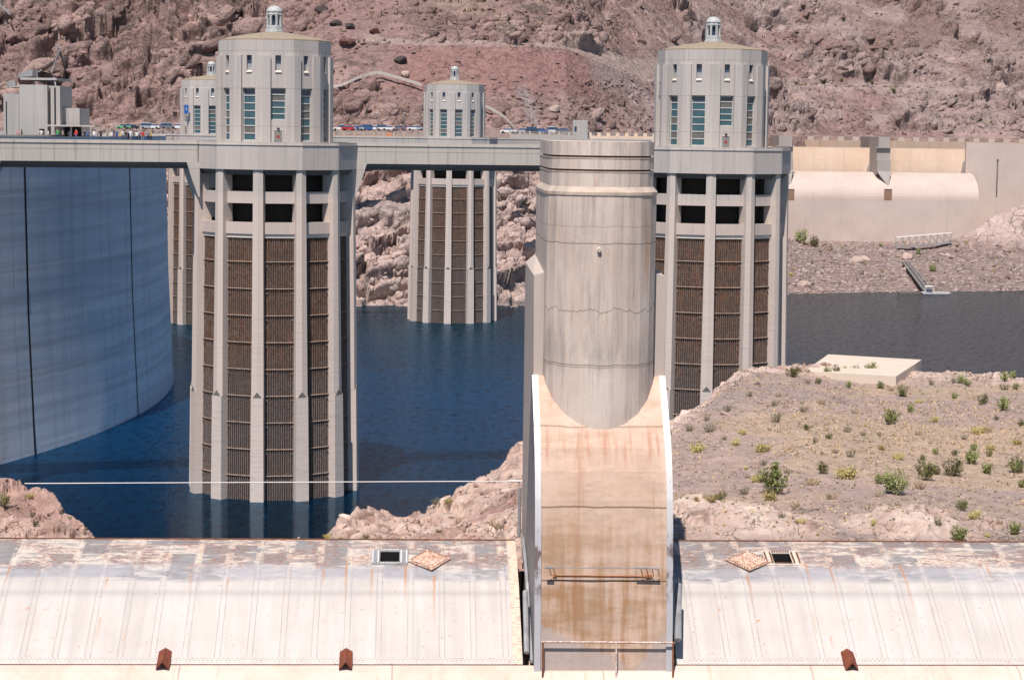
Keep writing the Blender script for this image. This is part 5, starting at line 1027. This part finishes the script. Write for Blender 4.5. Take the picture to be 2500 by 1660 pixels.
UL={(720,1035):'largest bright green bush on the plateau beside the pier',(1195,925):'dense yellow round shrub in the middle of the plateau',(1510,1040):'tall airy green bush in the middle right of the plateau',(1930,1350):'bright green shrub just above the right gate edge',(1565,385):'dark olive bush below the slab right corner',(1490,575):'dark green shrub with upright shoots mid slope',(200,750):'yellow shrub nearest the pier edge in its row of three',(465,715):'yellow shrub in the middle of its row of three',(640,760):'yellow shrub at the right of its row of three',(845,260):'olive bush at the left corner of the pale slab',(1360,250):'green shrub in front of the pale slab edge',(1080,670):'single small dark olive bush mid plateau',(1720,940):'left green bush of a touching pair on the right',(1890,920):'right green bush of a touching pair on the right',(2035,1190):'rounded yellow shrub low on the far right',(885,1225):'small rounded yellow shrub between the two pale rock patches',(2320,900):'dark green bush near the right picture edge',(690,1070):'low yellow shrub under the largest green bush'}
L7=[(845,260,90,'o'),(1070,240,50,'g'),(1120,240,50,'g'),(1180,235,40,'g'),(1250,240,55,'g'),(1360,250,80,'g'),(930,305,50,'t'),(1013,305,40,'g'),(1208,330,45,'g'),(1425,335,50,'g'),(1472,290,30,'g'),(1565,385,95,'o'),(1490,575,100,'g'),(1610,490,50,'g'),(1670,430,60,'y'),(1900,400,40,'g'),(2085,440,70,'g'),(2220,480,85,'g'),(2240,345,80,'t'),(2310,350,40,'g'),(2235,285,60,'g'),(2290,270,50,'g'),(1750,310,60,'t'),(1900,300,70,'t'),(1950,300,60,'g'),(2000,320,50,'g'),
(715,455,60,'t'),(905,490,70,'t'),(1775,550,80,'y'),(2180,550,35,'g'),(2345,590,45,'g'),(720,560,100,'t'),(925,610,40,'g'),(1315,590,35,'y'),(1080,670,50,'o'),(1200,630,70,'t'),(1310,645,60,'t'),(1408,650,45,'t'),(2065,635,110,'y'),(1975,670,60,'t'),(2320,710,80,'y'),(2030,750,45,'g'),(2140,740,75,'y'),(2135,790,45,'g'),(1775,770,40,'g'),(1700,815,40,'g'),(1905,790,40,'g'),(2010,840,90,'g'),(2320,900,100,'g'),(2120,895,70,'g'),(200,750,130,'y'),(465,715,90,'y'),(640,760,120,'y'),(390,680,50,'t'),(1110,765,60,'t'),(1215,795,80,'t'),(1530,800,95,'y'),(1420,740,70,'y'),(985,695,60,'t'),
(1040,900,80,'g'),(1195,925,160,'y'),(530,880,45,'y'),(1720,940,125,'g'),(1790,910,60,'g'),(1890,920,125,'g'),(720,1035,190,'g'),(640,960,110,'t'),(600,950,100,'y'),(690,1070,130,'y'),(520,1045,90,'t'),(370,1070,80,'o'),(300,1085,110,'y'),(200,1080,60,'y'),(1510,1040,150,'g'),(1405,965,60,'g'),(965,985,110,'d'),(1090,1070,100,'d'),(1395,1060,50,'d'),(2035,1190,120,'y'),(1950,1145,70,'g'),(885,1225,70,'y'),(765,1195,70,'t'),(1380,1245,80,'y'),(1930,1350,100,'g'),(2125,1320,60,'y'),(2300,1305,80,'g'),(1795,1240,90,'t'),(2350,990,55,'g'),(830,1370,35,'y'),(160,625,75,'t'),(290,630,100,'t'),(510,640,70,'y'),(555,385,60,'t'),(270,555,60,'t'),(410,500,80,'t'),(740,390,60,'d'),(1250,500,60,'d'),(860,1130,80,'d'),(1680,1000,100,'d'),(1480,350,60,'d'),(1030,440,80,'d'),(1660,640,60,'d'),(2200,1240,60,'d'),(2130,620,70,'d'),(455,310,50,'t'),(640,850,70,'t'),(800,905,60,'t')]
for x,y,w_,kd in L7: bush(PS,1625+x/2.7,820+y/2.7,w_/2.7,kd,UL.get((x,y)))
for x,y,w_,kd,lb in [(190,1215,100,'y','yellow shrub at the left foot of the middle rock'),(325,1260,40,'g','thin green shoot just above the left gate on the rock'),(540,1255,80,'g','green shrub pair above the left gate edge'),(720,1265,60,'y','small yellow shrub above the left gate hatch'),(935,970,55,'g','single bright green plant on the rock rim by the water'),(1120,940,130,'y','spreading yellow green shrub on the rock rim'),(1240,915,110,'t','greyish shrub right of the spreading one on the rim'),(1350,890,110,'y','yellow green shrub highest on the rock rim'),(1260,1165,80,'y','small yellow shrub in a hollow of the middle rock'),(1660,805,55,'t','grey tuft high on the rock near the pier'),(1450,1090,120,'d','straw tuft on the middle rock'),(1800,1130,160,'d','wide straw tuft beside the pier foot')]: bush(PS,750+x/3.92,1000+y/3.92,w_/3.92,kd,lb)
P3=survey(NP2_)
for px,py,w_,kd,lb in [(88,1282,20,'o','dark small bush in a hollow of the left rock'),(205,1290,16,'d','dry twig tuft at the right end of the left rock'),(8,1235,30,'g','green plant at the left picture edge on the rock'),(168,1262,14,'d','dry tuft on the crest of the left rock'),(73,1212,22,'y','yellow tuft high on the left rock')]: bush(P3,px,py,w_,kd,lb)
for px,py,w_,kd,lb in [(1958,590,34,'g','bright green bush at the far spillway foot beside the tower'),(1992,598,25,'g','smaller green bush right of the bright one at the far spillway'),(2152,598,10,'g','little green plant left of the truss walkway'),(2247,616,14,'g','green shrub under the truss walkway'),(2275,658,18,'g','green shrub right of the gangway'),(1935,668,18,'y','yellow shrub on the shore beside the tower'),(2360,588,12,'y','yellow shrub right of the truss walkway'),(2052,601,9,'y','small yellow shrub on the far shore path'),(2480,60,10,'o','dark bush at the upper right corner slope'),(2185,222,16,'o','olive bush on the road edge above the far spillway'),(2132,200,12,'o','olive bush just above the right hand road'),(2176,103,12,'o','olive bush on the pale outcrop at right'),(2060,195,12,'o','olive bush left on the right hand road')]: bush(HS,px,py,w_,kd,lb)
LM=[('left corner of the pale slab',1965,893),('right corner of the pale slab',2250,885),('largest bright green bush',1892,1203),('dense yellow round shrub',2067,1162),('tall airy green bush at right',2184,1205),('touching pair of green bushes',2290,1165),('ramp edge of the pier',1660,1100),('right gate hatch',1920,1340),('dark green bush by the right edge',2484,1153),('single small olive bush',2025,1068),('dark upright shrub mid slope',2177,1033),('dark olive bush below the slab',2205,962),('upper right rim of the plateau',2470,915),('rocky rim left of the slab',1790,925)]
KN={'g':'green shrub','o':'olive bush','y':'yellow green shrub','t':'grey green tuft','d':'straw coloured tuft'}; OR2=['nearest','second nearest','third nearest','fourth nearest','fifth nearest','sixth nearest','seventh nearest','eighth nearest','ninth nearest','tenth nearest']
grp={}
for o,px,py,kd in LATE:
    l=min(LM,key=lambda q:math.hypot(q[1]-px,(q[2]-py)*1.6)); grp.setdefault((l[0],kd),[]).append((math.hypot(l[1]-px,(l[2]-py)*1.6),o))
for (ln,kd),L_ in grp.items():
    for i,(dd,o) in enumerate(sorted(L_,key=lambda q:q[0])): o['label']='small %s %s to the %s'%(KN[kd],OR2[min(i,9)],ln)
# scattered growth nobody could count
def scatter(name,SV,n,x0,x1,y0,y1,size,mat,label,fn=None,seed=1,blades=5):
    r=np.random.RandomState(seed); mb=MB(); px=SV[0][:,0]; py=SV[0][:,1]; m=(px>x0)&(px<x1)&(py>y0)&(py<y1); idx=np.where(m)[0]; idx=r.choice(idx,n)
    for i in idx:
        p=SV[1][i]
        if fn and not fn(px[i],py[i],p,r): continue
        s=size*r.uniform(.5,1.3)
        for k in range(blades):
            a=r.uniform(0,6.283); q=Vector((p[0]+math.cos(a)*s*.35,p[1]+math.sin(a)*s*.35,p[2]-s*.1)); u=Vector((math.cos(a+1.3),math.sin(a+1.3),0))*s*.35; t=Vector((math.cos(a)*.4,math.sin(a)*.4,1))*s*r.uniform(.4,.9)
            mb.face([q-u,q+u,q+u*.5+t,q-u*.6+t])
    tag(mb.build(name,mat),label,kind='stuff')
def hf(x,y,p,r):
    if y>330: return x>1900 and y>585 and r.rand()<.1
    if 900<x<1640 and 105<y<215: return r.rand()<.04
    if x<760: return r.rand()<.16
    if 1100<x<1650 and y<100: return r.rand()<.5
    return r.rand()<(.5 if x>1900 or y<110 else .25)
scatter('desert_scrub',HS,6500,0,2500,0,700,.95,leafmat('scrub',(.15,.12,.06),(.3,.22,.11)),'tiny olive scrub dotted over the far slope',hf,3)
scatter('dry_grass',PS,9000,1560,2500,860,1335,.13,M['ld'],'fine straw grass over the gravel plateau',lambda x,y,p,r: r.rand()<(.6 if (980<y<1120 and x>1850) else .16),5,4)
scatter('low_herbs',PS,5000,1560,2500,860,1335,.11,M['lt'],'fine grey green herbs over the gravel plateau',lambda x,y,p,r: r.rand()<.3,6,4)
# loose stones
def stones(name,SV,n,x0,x1,y0,y1,s0,s1,mat,label,seed,fn=None):
    r=np.random.RandomState(seed); mb=MB(); px=SV[0][:,0]; py=SV[0][:,1]; idx=np.where((px>x0)&(px<x1)&(py>y0)&(py<y1))[0]; idx=r.choice(idx,n)
    for i in idx:
        p=SV[1][i]
        if fn and not fn(px[i],py[i],r): continue
        s=s0+(s1-s0)*r.rand()**4; ang=r.uniform(0,6.28); q=[]
        for k in range(5): aa=ang+k*1.2566+r.uniform(-.3,.3); rd=s*r.uniform(.45,.75); q.append((p[0]+math.cos(aa)*rd,p[1]+math.sin(aa)*rd,p[2]+s*r.uniform(-.05,.12)))
        tp=(p[0]+s*r.uniform(-.2,.2),p[1]+s*r.uniform(-.2,.2),p[2]+s*r.uniform(.3,.5)); k0=len(mb.v); mb.v+=q+[tp,(p[0],p[1],p[2]-s*.4)]
        for k in range(5): mb.f.append((k0+k,k0+(k+1)%5,k0+5)); mb.m.append(0); mb.f.append((k0+(k+1)%5,k0+k,k0+6)); mb.m.append(0)
    tag(mb.build(name,mat),label,kind='stuff')
stones('loose_stones',PS,4500,1560,2500,860,1335,.04,.2,M['bpale'],'pale pebbles strewn over the gravel plateau',8)
stones('loose_stones',HS,5500,0,2500,0,330,.35,1.9,plain('talus',(.3,.205,.19),.95,var=.6,sc=.3),'broken talus stones over the far slope',9,lambda x,y,r: r.rand()<(.95 if (900<x<1640 and 190<y<290) else (.12 if 900<x<1640 and y>105 else .5)))
stones('loose_stones',HS,3500,1900,2500,585,716,.4,1.6,plain('shore_stones',(.42,.34,.31),.95,var=.45,sc=.3),'rubble on the far shore at the right',10)

# ---------------------------------------------------------------- angular rock blocks set into the crags
def block_shape(seed):
    bm=bmesh.new(); bmesh.ops.create_icosphere(bm,subdivisions=2,radius=1); rr=random.Random(seed)
    pl=[(Vector((rr.gauss(0,1),rr.gauss(0,1),rr.gauss(0,1))).normalized(),rr.uniform(.42,.72)) for _ in range(11)]
    for v in bm.verts:
        for n,d in pl:
            k=v.co.dot(n)
            if k>d: v.co-=n*(k-d)
    bmesh.ops.triangulate(bm,faces=bm.faces); V=np.array([v.co[:] for v in bm.verts],np.float32); F=np.array([[v.index for v in f.verts] for f in bm.faces],np.int32); bm.free(); return V,F
SH_=[block_shape(i) for i in range(10)]
def blocks(name,SV,col,n,boxes,s0,s1,mat,label,seed,dip=-.45,sink=.35,pw=3):
    r=np.random.RandomState(seed); px=SV[0][:,0]; py=SV[0][:,1]; fc=col.reshape(-1,3); m=np.zeros(len(px),bool)
    for x0,x1,y0,y1 in boxes: m|=(px>x0)&(px<x1)&(py>y0)&(py<y1)
    idx=r.choice(np.where(m)[0],n); VV=[];FF=[];CC=[];o=0
    cl=fbm(SV[1][idx,0]/14*(12/ max(s1*3,1)),(SV[1][idx,2]+SV[1][idx,1])/14*(12/max(s1*3,1)),3,200+seed)
    for q,i in enumerate(idx):
        if cl[q]<.47: continue
        V,F=SH_[r.randint(10)]; s=s0+(s1-s0)*r.rand()**pw; ax=np.array([1.5*r.uniform(.7,1.3),.9*r.uniform(.7,1.2),.85*r.uniform(.6,1.2)])*s*.62
        a=dip+r.normal()*.35; b_=r.uniform(-.6,.6); Rm=np.array(Matrix.Rotation(b_,3,'Z')@Matrix.Rotation(a,3,'Y')@Matrix.Rotation(r.normal()*.3,3,'X'))
        W=(V*ax)@Rm.T.astype(np.float32)+SV[1][i]+np.array([0,.1*s,-sink*s*.3]); VV.append(W); FF.append(F+o); o+=len(V); CC.append(np.tile(fc[i]*r.uniform(.8,1.25),(len(V),1)))
    V=np.concatenate(VV).astype(np.float32); F=np.concatenate(FF); Cc=np.ones((len(V),4),np.float32); Cc[:,:3]=np.concatenate(CC)
    me=bpy.data.meshes.new(name); me.vertices.add(len(V)); me.vertices.foreach_set('co',V.ravel()); me.loops.add(F.size); me.loops.foreach_set('vertex_index',F.ravel()); me.polygons.add(len(F)); me.polygons.foreach_set('loop_start',np.arange(0,F.size,3,dtype=np.int32)); me.polygons.foreach_set('loop_total',np.full(len(F),3,np.int32)); me.update(calc_edges=True)
    a=me.color_attributes.new('albedo','FLOAT_COLOR','POINT'); a.data.foreach_set('color',Cc.ravel()); me.materials.append(mat); tag(link(name,me),label,kind='stuff')
blocks('rock_blocks',HS,HC,2600,[(0,800,0,318),(780,1040,190,315)],1.2,8.5,M['hill'],'angular rock blocks crowding the steep slope at the left',21,pw=2.6)
blocks('rock_blocks',HS,HC,2200,[(1000,1640,0,105),(1860,2500,0,325),(1200,1640,250,325)],.9,5.5,M['hill'],'angular rock blocks on the slope at upper right',22,pw=3)
blocks('rock_blocks',HS,HC,1500,[(380,430,400,800),(820,1320,395,745)],.5,3.6,M['hill'],'pale angular blocks on the bleached cliff above the waterline',23,pw=2.2)
blocks('rock_blocks',HS,HC,1500,[(900,1640,195,325),(900,1300,60,110)],.5,2.6,M['hill'],'red talus blocks below the upper road',24,pw=3)
blocks('rock_blocks',PS,PC,520,[(760,1270,1080,1330)],.1,.75,M['bankrock'],'broken pink blocks on the rock beside the pier',25,pw=2.8)
blocks('rock_blocks',P3,P3C,120,[(0,240,1140,1325)],.1,.6,M['bankrock'],'broken pink blocks on the outcrop at the lower left',26,pw=2.5)
blocks('rock_blocks',PS,PC,260,[(1640,1860,880,1030),(1900,2500,880,930)],.15,.9,M['bankrock'],'pale blocks along the rim of the plateau',27,pw=2.5)
blocks('rock_blocks',HS,HC,700,[(1900,2500,600,716)],.5,2.6,M['hill'],'rubble blocks along the far shore at right',28,pw=3)
